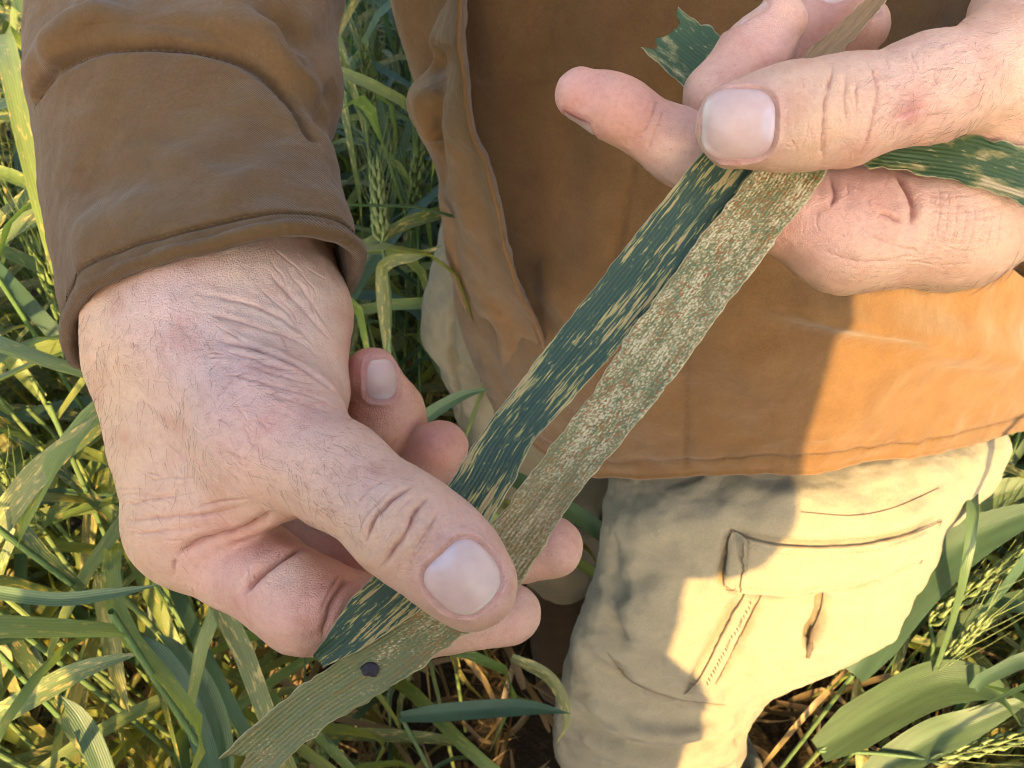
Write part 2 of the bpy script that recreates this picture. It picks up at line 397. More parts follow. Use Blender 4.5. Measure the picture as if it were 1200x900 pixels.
        cu, cv = np.cos(ang), np.sin(ang); se = (np.abs(cu)**3.2+np.abs(cv)**2.6)**(-1/2.9)
        gu, gv = rad*se*cu*Wd/2, rad*se*cv*L/2
        pts = c+gu.reshape(-1, 1)*w+gv.reshape(-1, 1)*t
        for _ in range(14): pts = pts-n*(H.field(pts)*.8)[:, None]
        zz = (pts-c)@n; pts = pts+n*(np.clip(zz, -3.2, .3)-zz)[:, None]
        rr = rad.reshape(-1); vl = (gv/(L/2)).reshape(-1); ul = (gu/(Wd/2)).reshape(-1)
        hgt = np.where(rr > .99, -1.0, -.26+.34*(1-rr**3))-(0 if seen else .1); pts = pts+n*hgt[:, None]
        nc = np.tile(np.array((.62, .415, .345)), (len(pts), 1))
        lun = np.clip(1-np.hypot(ul/.66, (vl+1.02)/.46), 0, 1); nc += np.clip(lun*3, 0, .75)[:, None]*(np.array((.64, .53, .54))-nc)
        nc += (np.clip(-vl, 0, 1)*.35)[:, None]*(np.array((.56, .43, .46))-nc)
        fe = np.clip((vl+.16*ul**2-.84)/.05, 0, 1); nc += fe[:, None]*(np.array((.70, .60, .47))-nc)
        eg = np.clip((rr-.90)/.10, 0, 1)*.65; nc += eg[:, None]*(np.array((.46, .27, .22))-nc)
        fi = np.array([(j*nu+i, j*nu+i+1, (j+1)*nu+i+1, (j+1)*nu+i) for j in range(nv-1) for i in range(nu-1)])
        plates.append((pts, fi, nc, np.stack((ul*.5+.5, vl*.5+.5), -1)))
    return dict(v=v+nrm*disp[:, None], f=f, col=np.clip(col, .02, 1), n=nrm, plates=plates, front=front, nv0=nv0)

HR = mk_right(); HL = mk_left()
R_creases = [
    ([(486, 568), (463, 583), (441, 607), (428, 636)], .55, .85), ([(503, 581), (483, 603), (480, 617), (463, 643), (448, 664)], .55, .95),
    ([(514, 597), (500, 623), (483, 648)], .35, .4), ([(470, 566), (450, 582), (430, 606), (419, 628)], .35, .3), ([(455, 560), (432, 575), (415, 597)], .35, .25),
    ([(508, 612), (494, 640), (478, 662)], .35, .25), ([(476, 594), (466, 618), (452, 640)], .3, .25), ([(494, 575), (474, 594), (458, 618)], .3, .22),
    ([(233, 343), (293, 357), (337, 377), (367, 403)], .5, .45), ([(240, 367), (300, 383), (343, 397), (375, 420)], .5, .4),
    ([(253, 397), (293, 407), (337, 423), (367, 440), (393, 460), (406, 478)], .8, 1.2), ([(260, 411), (313, 427), (353, 437)], .5, .4),
    ([(280, 443), (327, 453), (367, 463), (398, 480)], .5, .4), ([(313, 317), (353, 360), (387, 400)], .55, .45), ([(333, 310), (368, 358), (392, 395)], .45, .35),
    ([(295, 330), (335, 365), (372, 415)], .4, .25), ([(290, 430), (330, 440), (372, 452)], .4, .3), ([(300, 460), (340, 468), (380, 482)], .4, .25),
    ([(322, 598), (293, 617), (253, 631), (222, 641), (207, 655)], 1.0, 2.0), ([(207, 653), (203, 675)], .5, .5), ([(247, 660), (230, 688)], .4, .35),
    ([(355, 640), (322, 660), (301, 677), (284, 699)], .9, 2.0), ([(412, 676), (394, 697), (383, 726), (378, 748)], .7, .9), ([(400, 672), (386, 694), (374, 722)], .4, .4),
    ([(140, 594), (187, 584), (225, 578)], .4, .3), ([(148, 612), (203, 606), (253, 601), (290, 592)], .5, .45), ([(152, 626), (200, 622), (244, 616)], .4, .35), ([(170, 566), (205, 560), (240, 562)], .35, .25),
    ([(225, 596), (260, 588), (296, 584)], .4, .3), ([(262, 720), (275, 700)], .35, .25)]
for k in range(9): R_creases.append(([(196+9*k, 520+4*k), (222+9*k, 543+5*k), (243+9*k, 570+4*k)], .3, .14))
for k in range(10): R_creases.append(([(224+13*k, 646+6*k), (236+13*k, 672+6*k), (240+13*k, 706+4*k)], .28, .11))
R_tints = [(225, 410, 20, MAUVE, .75), (190, 345, 16, MAUVE, .55), (270, 465, 13, MAUVE, .6), (300, 310, 18, PALE, .9), (350, 360, 16, PALE, .7), (375, 430, 10, PALE, .6),
    (140, 470, 16, TAN, .6), (170, 600, 16, TAN, .5), (330, 500, 16, PINK, .5), (420, 575, 8, MAUVE, .45), (540, 615, 10, PINK, .8), (590, 690, 10, PINK, .8), (470, 690, 10, PINK, .6),
    (480, 620, 12, TAN, .5), (260, 660, 16, PINK, .9), (340, 700, 14, PINK, .9), (300, 735, 12, PINK, .5), (400, 690, 10, RED, .5), (400, 640, 12, RED, .8), (600, 740, 12, PINK, .7), (650, 640, 12, PINK, .7),
    (510, 520, 12, RED, .95), (425, 425, 9, RED, .9), (425, 480, 10, RED, .8), (470, 470, 9, PINK, .5), (335, 670, 5, PALE, .7)]
R_nails = [('px', 546, 681, .69, .72, 14.0, 13.4), ('px', 450, 446, .02, -1, 10.5, 8.6),
    ('n', (597, 719, 195), (466, 728, 192), (.1, .3, .95), 11, 10), ('n', (646, 641, 212), (519, 662, 215), (.1, .1, .98), 11, 10), ('n', (516, 525, 226), (478, 590, 236), (.85, .3, .4), 10, 9.5)]
L_creases = [
    ([(1012, 66), (1027, 96), (1025, 132), (1016, 166), (1001, 188)], .5, .4), ([(992, 78), (990, 118), (994, 150)], .35, .35), ([(977, 74), (966, 130), (962, 192)], .5, .6),
    ([(934, 104), (932, 152)], .3, .25), ([(948, 100), (946, 158)], .35, .3), ([(920, 112), (922, 150)], .25, .2), ([(1002, 84), (1004, 124), (1000, 160)], .3, .25), ([(958, 90), (955, 150)], .25, .2), ([(1040, 160), (1050, 185)], .3, .3), ([(1058, 150), (1062, 176)], .3, .25),
    ([(1046, 142), (1064, 132), (1088, 124)], .35, .35),
    ([(1048, 202), (1062, 219), (1071, 242), (1067, 266)], .8, 1.7), ([(1030, 248), (1044, 254), (1058, 262)], .45, .8), ([(972, 206), (978, 224), (973, 244)], .6, 1.0), ([(1006, 214), (1002, 256)], .4, .5), ([(1028, 226), (1026, 250)], .3, .25),
    ([(772, 118), (762, 140), (748, 168)], .5, .3), ([(780, 128), (770, 150), (758, 176)], .4, .22), ([(848, 74), (868, 92)], .6, .6), ([(830, 64), (850, 78)], .4, .25),
    ([(816, 140), (812, 170)], .4, .3), ([(960, 290), (1000, 305), (1060, 306)], .4, .25), ([(1000, 262), (1040, 284), (1090, 300)], .35, .25)]
for k in range(8): L_creases.append(([(1098+11*k, 212+3*k), (1102+10*k, 245+3*k), (1094+10*k, 286+2*k)], .26, .15))
for k in range(8): L_creases.append(([(1072+4*k, 222+9*k), (1110+3*k, 232+9*k), (1180, 222+9*k)], .26, .14))
for k in range(9): L_creases.append(([(688+9*k, 92+5*k), (684+9*k, 112+6*k), (676+9*k, 136+5*k)], .22, .10))
L_tints = [(670, 100, 10, PINK, .9), (720, 110, 12, RED, .6), (770, 150, 13, np.array((.60, .27, .19)), .8), (790, 190, 8, PALE, .6), (900, 60, 14, PINK, .9), (840, 90, 10, PINK, .5), (970, 30, 14, RED, .7),
    (960, 130, 12, TAN, .5), (1010, 120, 12, TAN, .4), (1090, 120, 20, MAUVE, .35), (1065, 133, 3, np.array((.42, .14, .13)), .7), (1020, 230, 16, PINK, .9), (1110, 250, 14, PALE, .3), (960, 270, 12, PINK, .7), (1040, 310, 18, TAN, .5), (850, 110, 8, PINK, .7), (1150, 300, 14, TAN, .5)]
L_nails = [('px', 864, 146, -1, .03, 15.2, 14.4), ('n', (682, 111, 206), (722, 126, 205), (-.15, .62, .77), 9, 8.5), ('n', (913, 27, 212), (883, 69, 213), (-.85, -.3, -.1), 11, 10),
    ('n', (990, -4, 226), (905, 85, 236), (-.45, -.3, -.85), 11, 10), ('n', (1010, 30, 240), (965, 82, 250), (-.4, -.3, -.8), 9, 8)]
_r = np.random.default_rng(4)
for x0, y0, sx, sy, ang, n_, ln in ((170, 590, 60, 40, .1, 20, 34), (250, 520, 60, 40, .9, 16, 26), (345, 350, 30, 60, .75, 12, 40), (300, 420, 60, 40, .25, 14, 40), (270, 690, 50, 26, 1.2, 12, 22)):
    for k in range(n_):
        a = ang+_r.normal(0, .22); x, y = x0+_r.uniform(-sx, sx), y0+_r.uniform(-sy, sy); l = ln*_r.uniform(.5, 1.3); c_, s_ = math.cos(a)*l/2, math.sin(a)*l/2; b_ = _r.normal(0, 2)
        R_creases.append(([(x-c_, y-s_), (x+b_, y-b_), (x+c_, y+s_)], .26, float(_r.uniform(.10, .24))))
for x0, y0, sx, sy, ang, n_, ln in ((950, 130, 26, 40, 1.5, 10, 26), (1040, 110, 60, 40, 1.3, 14, 26), (1000, 250, 60, 40, 1.4, 12, 24), (1050, 310, 70, 24, .1, 10, 30)):
    for k in range(n_):
        a = ang+_r.normal(0, .25); x, y = x0+_r.uniform(-sx, sx), y0+_r.uniform(-sy, sy); l = ln*_r.uniform(.5, 1.3); c_, s_ = math.cos(a)*l/2, math.sin(a)*l/2; b_ = _r.normal(0, 2)
        L_creases.append(([(x-c_, y-s_), (x+b_, y-b_), (x+c_, y+s_)], .26, float(_r.uniform(.10, .22))))
HAND_R = finish_hand(HR, (-150, -72, 150), (35, 75, 315), .75, R_creases, R_tints, R_nails)
HAND_L = finish_hand(HL, (0, -140, 160), (215, 25, 330), .75, L_creases, L_tints, L_nails)

import time as _t; print('hands done', round(_t.perf_counter(), 1), len(HAND_R['v']), len(HAND_L['v']))
# ------------------------------------------------------------------ cloth tubes: rings of control points, wrinkled and hemmed
class Sheet:
    def __init__(s, rows, nu, nv, closed=True):
        R = [spline(r, nu, closed) for r in rows]; R = np.array(R)                   # (m, nu, 3)
        s.g = spline(R.reshape(len(rows), -1), nv).reshape(nv, nu, 3); s.nu, s.nv, s.closed = nu, nv, closed
        s.tint = np.ones((nv, nu, 3)); s._bvh = None
    def faces(s):
        i = np.arange(s.nu if s.closed else s.nu-1); j = np.arange(s.nv-1); J, I = np.meshgrid(j, i, indexing='ij'); I2 = (I+1) % s.nu
        return np.stack((J*s.nu+I, J*s.nu+I2, (J+1)*s.nu+I2, (J+1)*s.nu+I), -1).reshape(-1, 4)
    def normals(s):
        du = np.roll(s.g, -1, 1)-np.roll(s.g, 1, 1) if s.closed else np.gradient(s.g, axis=1)
        dv = np.gradient(s.g, axis=0); n = np.cross(du, dv); return n/(np.linalg.norm(n, axis=-1, keepdims=True)+1e-12)*getattr(s, 'flip', 1)
    def orient(s, inside):                                                          # make normals point away from a core point list
        n = s.normals(); c = s.g.mean(1, keepdims=True); s.flip = 1 if ((s.g-c)*n).sum() > 0 else -1; return s
    def bvh(s):
        if s._bvh is None: s._bvh = BVHTree.FromPolygons(s.g.reshape(-1, 3).tolist(), s.faces().tolist())
        return s._bvh
    def cast(s, px, py):
        d = Q(px, py, 1.0); d = d[0]*RT-d[1]*UP+d[2]*FW; h = s.bvh().ray_cast(Vector(CAM), Vector(unit(d)))
        return None if h[0] is None else (np.array(h[0]), np.array(h[1]))
    def path(s, poly, n=24):
        p = [s.cast(*q) for q in spline(poly, n)]; p = np.array([q[0] for q in p if q is not None])
        if len(p) > 2:
            g = np.linalg.norm(np.diff(p, axis=0), axis=1); b = np.where(g > 6*np.median(g)+.004)[0]
            if len(b): cut = np.split(p, b+1); p = max(cut, key=len)
        return p
    def push(s, amp): s.g = s.g+s.normals()*np.asarray(amp)[..., None]; s._bvh = None
    def fold(s, poly, wid, amp, sharp=2.0, tint=None, ends=.2):
        if wid >= .0055 and s._bvh is None and getattr(s, '_old', None) is not None: s._bvh = s._old      # wide folds may use the previous tree
        pts = s.path(poly); s._old = s._bvh
        if len(pts) < 2: print('fold missed', poly[0]); return
        v = s.g.reshape(-1, 3); ii = np.where(((v >= pts.min(0)-3*wid) & (v <= pts.max(0)+3*wid)).all(1))[0]
        d, t = seg_dist(v[ii], pts); e = np.clip(np.minimum(t, 1-t)/ends, 0, 1) if ends else 1
        a = np.zeros(len(v)); a[ii] = amp*np.exp(-(d/wid)**sharp)*e
        s.push(a.reshape(s.nv, s.nu))
        if tint is not None:
            k = np.zeros(len(v)); k[ii] = np.exp(-(d/(wid*.8))**2)*e; s.tint *= (1+(np.array(tint)-1)*k[:, None]).reshape(s.nv, s.nu, 3)
    def smooth(s, n=3):
        for _ in range(n):
            g = s.g; a = (np.roll(g, 1, 1)+np.roll(g, -1, 1))/2; b = g.copy(); b[1:-1] = (g[:-2]+g[2:])/2
            s.g = g*.4+a*.3+b*.3; s.g[[0, -1]] = g[[0, -1]]
        s._bvh = None
    def rough(s, scale, amp, seed=0, stretch=(1, 1, 1)):
        v = s.g.reshape(-1, 3); s.push(amp*fbm(v/scale*np.array(stretch), 3, seed).reshape(s.nv, s.nu))
    def hem(s, thick=.0022, bead=.0012, depth=.05, row=-1):                         # rolled rim and an inner face at the last row
        n = s.normals(); e = s.g[row]; en = n[row]; back = s.g[row-1*(1 if row == -1 else -1)*6]-e; back = back/(np.linalg.norm(back, axis=-1, keepdims=True)+1e-9)
        rows = [e+en*bead-back*.0006, e-back*.0024+en*bead*.7, e-back*.0030-en*thick*.4, e-back*.0018-en*(thick+.0006), e-en*(thick+.0004)]
        rows += [s.g[-1-k]-n[-1-k]*(thick+.0008) for k in (3, 8, 16, 28, 44)]
        add = np.array(rows); 
        if row == -1: s.g = np.concatenate((s.g, add)); s.tint = np.concatenate((s.tint, np.repeat(s.tint[-1:], len(rows), 0)))
        s.nv = len(s.g); s._bvh = None
    def edge_line(s, dist, wid, amp, tint):                                         # a stitched groove parallel to the last row; returns its path
        L = np.cumsum(np.linalg.norm(np.diff(s.g[::-1], axis=0), axis=-1), 0)[::-1]; L = np.concatenate((L, L[-1:]*0)); k = np.exp(-((L-dist)/wid)**2)
        j = np.abs(L-dist).argmin(0); p = s.g[j, np.arange(s.nu)]
        s.push(amp*k); s.tint *= 1+(np.array(tint)-1)*k[..., None]; return p
    def build(s, name, mat):
        f = s.faces()
        if getattr(s, 'flip', 1) < 0: f = f[:, ::-1]
        return mesh_obj(name, s.g.reshape(-1, 3), np.ascontiguousarray(f), mat, col=s.tint.reshape(-1, 3))

def stitches(name, sheet, poly, mat, step=.0042, ln=.0028, wd=.0006, lift=.0003, n=80, parent=None):
    """a row of thread dashes lying on a cloth surface"""
    p = sheet.path(poly, n) if not isinstance(poly, np.ndarray) else poly
    seg = np.linalg.norm(np.diff(p, axis=0), axis=1); s = np.concatenate(((0,), np.cumsum(seg)))
    V, Fc = [], []
    k = 0
    while (k+1)*step < s[-1]:
        a = np.array([np.interp(k*step, s, p[:, c]) for c in range(3)]); b = np.array([np.interp(k*step+ln, s, p[:, c]) for c in range(3)]); k += 1
        h = sheet.bvh().find_nearest(Vector((a+b)/2)); nn = np.array(h[1]); 
        if nn @ (CAM-a) < 0: nn = -nn
        t = unit(b-a); w = np.cross(nn, t)*wd; m = (a+b)/2+nn*lift*2.2; o = len(V)
        V += [a-w-nn*lift, a+w-nn*lift, m-w, m+w, b-w-nn*lift, b+w-nn*lift, m+nn*lift]
        Fc += [(o, o+1, o+3, o+2), (o+2, o+3, o+5, o+4), (o, o+2, o+6), (o+2, o+4, o+6)]
    if not V: return None
    ob = adopt(mesh_obj(name, np.array(V), Fc, mat, smooth=False, col=np.ones((len(V), 3))), parent); tag(ob, kind='stuff'); return ob
def patch(name, sheet, corners, mat, lift=.0018, nu=40, nv=16, parent=None, tint=1.0):
    """a second layer of cloth (flap, pocket) lying on a surface: two edge polylines in order, real thickness"""
    A = spline(corners[0], nu); B = spline(corners[1], nu); P = []
    for k in np.linspace(0, 1, nv):
        for a, b in zip(A, B):
            h = sheet.cast(*(a+(b-a)*k)); P.append((np.nan,)*3 if h is None else h[0])
    P = np.array(P).reshape(nv, nu, 3)
    for j in range(nv):
        for i in range(nu):
            if np.isnan(P[j, i, 0]):
                ok = np.argwhere(~np.isnan(P[..., 0])); q = ok[np.abs(ok-(j, i)).sum(1).argmin()]; P[j, i] = P[tuple(q)]
    n = np.cross(np.gradient(P, axis=1), np.gradient(P, axis=0)); n /= np.linalg.norm(n, axis=-1, keepdims=True)+1e-12
    n *= np.sign((n*(CAM-P)).sum(-1, keepdims=True))
    up = np.linspace(0, 1, nv)[:, None]; rim = np.ones((nv, nu)); rim *= (.25+.75*np.linspace(0, 1, nv))[:, None]; rim[0] = .06; rim[-1] = .75; rim[:, 0] = rim[:, -1] = .35
    T = P+n*(lift*rim*(1+.35*fbm(P.reshape(-1, 3)/.02, 2, 4).reshape(nv, nu)))[..., None]
    Bm = P-n*.002; V = np.concatenate((T.reshape(-1, 3), Bm.reshape(-1, 3))); o = nu*nv; Fc = []
    for j in range(nv-1):
        for i in range(nu-1): Fc.append((j*nu+i, j*nu+i+1, (j+1)*nu+i+1, (j+1)*nu+i))
    loop = [(0, i) for i in range(nu)]+[(j, nu-1) for j in range(1, nv)]+[(nv-1, i) for i in range(nu-2, -1, -1)]+[(j, 0) for j in range(nv-2, 0, -1)]
    li = [j*nu+i for j, i in loop]
    for a, b in zip(li, li[1:]+li[:1]): Fc.append((a, b, b+o, a+o))
    return adopt(mesh_obj(name, V, Fc, mat, col=np.full((len(V), 3), tint)), parent), T
# ------------------------------------------------------------------ the person holding the leaves
PLOC = (0.16, 0.52, 0.0)
person = empty('person', PLOC)
tag(person, 'person in brown canvas jacket and khaki cargo trousers holding blotched leaves in both hands', 'person')
PINV = Matrix.Translation((-PLOC[0], -PLOC[1], 0.0))
def adopt(o, parent=None):
    if parent is None or parent is person: o.parent = person; o.matrix_parent_inverse = PINV
    else: o.parent = parent                       # parts sit at the world origin of their own parent frame
    return o
def WY(px, py, Y):                               # pixel + world Y -> world point
    x, y = (px-600)/F, (py-450)/F; D = Y/(FW[1]-y*UP[1]); return CAM+D*(x*RT-y*UP+FW)
bv, bf, bc = [], [], []; nb = 0
for hd in (HAND_R, HAND_L):
    bv.append(to_world(hd['v'])); bf += [tuple(i+nb for i in q) for q in hd['f']]; bc.append(hd['col']); nb += len(hd['v'])
# the rest of the body, coarse: it is under the clothes or above the picture
class Blob:
    def __init__(s, c, k=.05): s.c = [(np.array(a, float), np.array(b, float), ra, rb) for a, b, ra, rb in c]; s.k = k
    def field(s, p):
        d = None
        for a, b, ra, rb in s.c:
            e = cone(p, a, b, ra, rb); d = e if d is None else smin(d, e, s.k)
        return d
    def mesh(s, h):
        P = np.array([x for c in s.c for x in (c[0], c[1])]); R = max(max(c[2], c[3]) for c in s.c)+.03
        return surface_nets(s.field, P.min(0)-R, P.max(0)+R, h)
wr = to_world(np.array(((-78, -62, 247), (152, -85, 246)), float))
ELB_R = W(205, -330, 390); SH_R = np.array((-0.06, .60, 1.43)); ELB_L = np.array((.50, .42, 1.16)); SH_L = np.array((.36, .60, 1.43))
NECK = np.array((.15, .62, 1.50)); HEAD = np.array((.15, .60, 1.66))
blob = Blob([(wr[0], ELB_R, .027, .042), (ELB_R, SH_R, .040, .042), (wr[1], ELB_L, .027, .042), (ELB_L, SH_L, .040, .042),
    (SH_R, SH_L, .035, .035), ((.06, .60, 1.35), (.24, .60, 1.35), .08, .08), ((.08, .58, 1.0), (.24, .58, 1.0), .09, .09), ((.15, .60, 1.0), (.15, .60, 1.4), .09, .09), (NECK-(0, 0, .1), HEAD, .055, .06),
    (HEAD+(0, .02, .03), HEAD+(0, .035, .03), .088, .085), (HEAD+(0, -.045, -.07), HEAD+(0, -.05, -.05), .045, .05), (HEAD+(0, -.085, -.005), HEAD+(0, -.098, -.03), .012, .016),
    (HEAD+(.078, .02, -.01), HEAD+(.082, .025, .02), .012, .016), (HEAD+(-.078, .02, -.01), HEAD+(-.082, .025, .02), .012, .016)], .035)
v_, f_ = blob.mesh(.011); bv.append(v_); bf += [tuple(q) for q in (f_+nb).tolist()]; bc.append(np.tile(SK, (len(v_), 1)))
_len = np.array([len(q) for q in bf]); _loops = np.array([i for q in bf for i in q])
body = adopt(mesh_obj('body', np.concatenate(bv), (_loops, np.concatenate(((0,), np.cumsum(_len)[:-1]))), SKIN, col=np.concatenate(bc)))
for hd in (HAND_R, HAND_L):
    for pts, fi, nc, uv in hd['plates']: adopt(mesh_obj('fingernail', to_world(pts), fi, NAIL, col=nc, uv=uv), body)

# hair on wrists and the backs of the hands
def hairs(hd, zones, seed):
    r = np.random.default_rng(seed); V, Fc = [], []; v, n = hd['v'], hd['n']
    for (px, py, rad, count, dx, dy, L, onlyrim) in zones:
        H_ = HR if hd is HAND_R else HL; c = H_.cast(px, py)
        if c is None: continue
        d = np.linalg.norm(v-c, axis=1); cand = np.where(d[:hd['nv0']] < rad)[0]
        if onlyrim: cand = cand[np.abs(hd['front'][cand]) < .45]
        if not len(cand): continue
        w = np.exp(-(d[cand]/rad*1.3)**2); pick = r.choice(cand, int(count*.85), p=w/w.sum())
        for i in pick:
            p = v[i]+r.normal(0, .25, 3); nn = n[i]; t = np.array((dx, dy, 0))+r.normal(0, .35, 3); t = unit(t-nn*(t@nn)); s = np.cross(nn, t)
            l = L*r.uniform(.5, 1.25); cur = r.uniform(-.35, .35); b = r.uniform(.10, .45); o = len(V); K = 4
            for k in range(K+1):
                f = k/K; q = p-nn*.1+t*l*f+nn*(l*(b*f-.32*b*f*f))+s*(cur*l*f*f); wd = .034*(1-.8*f)
                V += [q+s*wd, q-s*wd*.5+nn*wd*.87, q-s*wd*.5-nn*wd*.87]
                if k:
                    for j in range(3): a, c2 = o+(k-1)*3+j, o+(k-1)*3+(j+1) % 3; Fc.append((a, c2, c2+3, a+3))
    return np.array(V), np.array(Fc)
zr = [(225, 420, 26, 330, .8, .55, 4.2, 0), (170, 350, 20, 120, .5, .8, 4.0, 0), (280, 470, 14, 120, .9, .35, 4.0, 0), (135, 470, 22, 110, .3, .9, 4.5, 0), (120, 500, 40, 260, -.5, .85, 5.0, 1), (200, 700, 38, 130, -.3, .9, 4.5, 1),
      (395, 560, 12, 130, .7, .7, 3.6, 0), (330, 525, 16, 120, .8, .5, 3.8, 0), (210, 560, 20, 80, .5, .7, 3.5, 0)]
zl = [(1110, 110, 17, 200, -.75, .6, 3.8, 0), (1180, 110, 22, 170, -.8, .5, 4.2, 0), (1060, 120, 8, 40, -.8, .5, 3.2, 0), (1080, 335, 30, 170, -.35, .9, 5.5, 1), (1160, 300, 26, 110, -.3, .95, 5.0, 1), (1040, 310, 20, 60, -.7, .5, 3, 0)]
for hd, z, sd in ((HAND_R, zr, 5), (HAND_L, zl, 6)):
    hv, hf = hairs(hd, z, sd); tag(adopt(mesh_obj('hair', to_world(hv), hf, HAIR), body), kind='stuff')

# ---- jacket
THREAD = m_cloth('thread_brown', (.115, .062, .025), (.10, .055, .023), (.135, .075, .03))
def ring(L, R, D, N, n=20, back=None):            # tube ring: left and right silhouette pixels at depth D, near point N (px, py, D)
    l, r = W(*L, D), W(*R, D); c = (l+r)/2; a = (r-l)/2; b = W(*N)-c; bb = -b if back is None else back
    th = np.arange(n)/n*2*math.pi; g = lambda x: math.copysign(abs(x)**.82, x)
    return np.array([c+a*g(math.cos(t))+(b if math.sin(t) >= 0 else -bb)*g(math.sin(t)) for t in th])
def wring(c, u, w, n=20):
    th = np.arange(n)/n*2*math.pi; c, u, w = (np.array(q, float) for q in (c, u, w)); return np.array([c+u*math.cos(t)+w*math.sin(t) for t in th])
jacket = None
rows = [
    (0.0, [(582, 470, .405), (612, 502, .372), (650, 536, .345), (728, 557, .318), (850, 551, .305), (960, 546, .308), (1080, 531, .33), (1195, 507, .375), (1250, 470, .45)], [(.38, .62, .86), (.15, .70, .87), (.0, .60, .87)]),
    (0.0, [(541, 370, .415), (585, 395, .372), (640, 405, .345), (728, 420, .322), (850, 430, .312), (960, 430, .316), (1080, 420, .338), (1205, 400, .385), (1265, 370, .46)], [(.38, .63, .94), (.15, .71, .94), (-.02, .61, .94)]),
    (0.0, [(517, 270, .425), (572, 285, .374), (640, 300, .352), (728, 310, .334), (850, 318, .325), (960, 320, .328), (1090, 312, .348), (1220, 295, .40), (1280, 275, .47)], [(.39, .64, 1.03), (.15, .72, 1.03), (-.04, .62, 1.03)]),
    (0.0, [(508, 178, .435), (556, 190, .380), (640, 200, .360), (728, 205, .345), (850, 205, .338), (970, 205, .340), (1100, 200, .36), (1240, 190, .415), (1300, 180, .48)], [(.40, .65, 1.10), (.15, .73, 1.10), (-.06, .63, 1.10)]),
    (0.0, [(479, 112, .445), (548, 110, .388), (640, 110, .370), (728, 110, .356), (850, 110, .35), (980, 108, .352), (1120, 100, .372), (1260, 90, .425), (1320, 85, .49)], [(.41, .66, 1.16), (.15, .74, 1.16), (-.07, .64, 1.16)]),
    (0.0, [(515, 5, .455), (542, 5, .400), (640, 0, .384), (728, 0, .372), (850, 0, .366), (980, 0, .368), (1130, -5, .388), (1280, -10, .44), (1340, -15, .50)], [(.42, .66, 1.24), (.15, .75, 1.24), (-.08, .65, 1.24)]),
]
jr = []
for kk, (_, fr, bk) in enumerate(rows):
    k2 = (0, .004, .022, .026, .026, .024)[kk]; fr = [(fr[0][0]+(16 if kk > 1 else 2), fr[0][1], fr[0][2]+.02)]+[(q[0], q[1], q[2]+k2*max(0, 1-i/3)) for i, q in enumerate(fr[1:])]
    jr.append(np.array([WY(*q) for q in fr]+[np.array(q) for q in bk]))
def wr12(z, x0, x1, yf, yb): return np.array([(x0+(x1-x0)*t, yf+(.09*(2*abs(t-.5))**2), z) for t in np.linspace(0, 1, 9)]+[(x1-.03, yb-.02, z), ((x0+x1)/2, yb, z), (x0+.03, yb-.02, z)])
jr += [wr12(1.36, -.08, .38, .46, .76), wr12(1.44, -.05, .35, .51, .73), wr12(1.50, .05, .25, .54, .70)]
jr = jr[::-1]                                     # top to hem, the hem is the last row
J = Sheet(jr, 270, 300).orient(None)
J.rough(.09, .004, 11); J.rough(.035, .0016, 12, (1, 1, .5)); J.rough(.012, .0005, 13)

J.fold([(640, 380), (700, 350), (760, 300)], .03, .006); J.fold([(575, 380), (640, 370), (720, 400)], .012, -.003)
J.fold([(860, 345), (930, 362), (985, 372), (1060, 386), (1200, 420)], .012, .011, 2, ends=.15); J.fold([(870, 368), (930, 384), (1010, 396), (1100, 412)], .011, -.006)
J.fold([(1040, 420), (1100, 405), (1200, 380)], .016, .004); J.fold([(960, 470), (1040, 500), (1140, 505)], .02, .004); J.fold([(780, 440), (830, 480), (900, 520)], .02, -.003)
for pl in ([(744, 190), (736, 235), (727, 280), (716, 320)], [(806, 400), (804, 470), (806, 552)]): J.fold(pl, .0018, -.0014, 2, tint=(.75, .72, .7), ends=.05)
hemline = [(590, 458), (618, 490), (655, 523), (728, 543), (850, 537), (960, 532), (1080, 518), (1195, 494)]
pck = np.zeros((J.nv, J.nu)); pck[-14:] = (.0012*vnoise(J.g[-14:].reshape(-1, 3)/.009, 21)).reshape(14, -1); J.push(pck)
HEMPATH = J.edge_line(.013, .0018, -.0012, (.82, .8, .78)); SEAMP = J.path([(806, 395), (804, 470), (806, 552)], 60); PLACK = J.path([(748, 190), (740, 235), (731, 280), (720, 322)], 60)
J.hem(.003, .001, .05)
jacket = adopt(J.build('jacket', CANVAS))
tag(jacket, 'brown canvas work jacket, sunlit orange at the hip')
# the loose front panel, hanging a little proud of the body and creased along its edge
FR = [(-150, 530, 545, .470, .395), (-20, 528, 541, .455, .375), (20, 515, 543, .452, .368), (48, 503, 545, .448, .362), (70, 507, 547, .444, .360), (108, 479, 550, .440, .354), (135, 481, 553, .436, .350), (165, 497, 558, .432, .347), (195, 511, 566, .428, .345), (250, 516, 580, .420, .340), (300, 521, 595, .414, .338), (345, 534, 613, .408, .338), (390, 551, 640, .402, .346), (430, 566, 662, .398, .352), (474, 586, 668, .398, .360)]
frows = []
for py, xs, xe, ys, ye in FR:
    dy = 0 if py < 345 else (py-345)*.30
    frows.append([WY(xs, py, ys), WY(xs+(xe-xs)*.22, py+dy*.2, ys*.72+ye*.28), WY(xs+(xe-xs)*.5, py+dy*.45, (ys+ye)/2-.004), WY(xs+(xe-xs)*.8, py+dy*.75, ys*.2+ye*.8), WY(xe, py+dy, ye)])
FLP = Sheet(frows, 70, 220, closed=False); FLP.flip = 1
if (FLP.normals()*(CAM-FLP.g)).sum() < 0: FLP.flip = -1
FLP.rough(.06, .0035, 71); FLP.rough(.022, .0011, 72); FLP.rough(.009, .0005, 73)
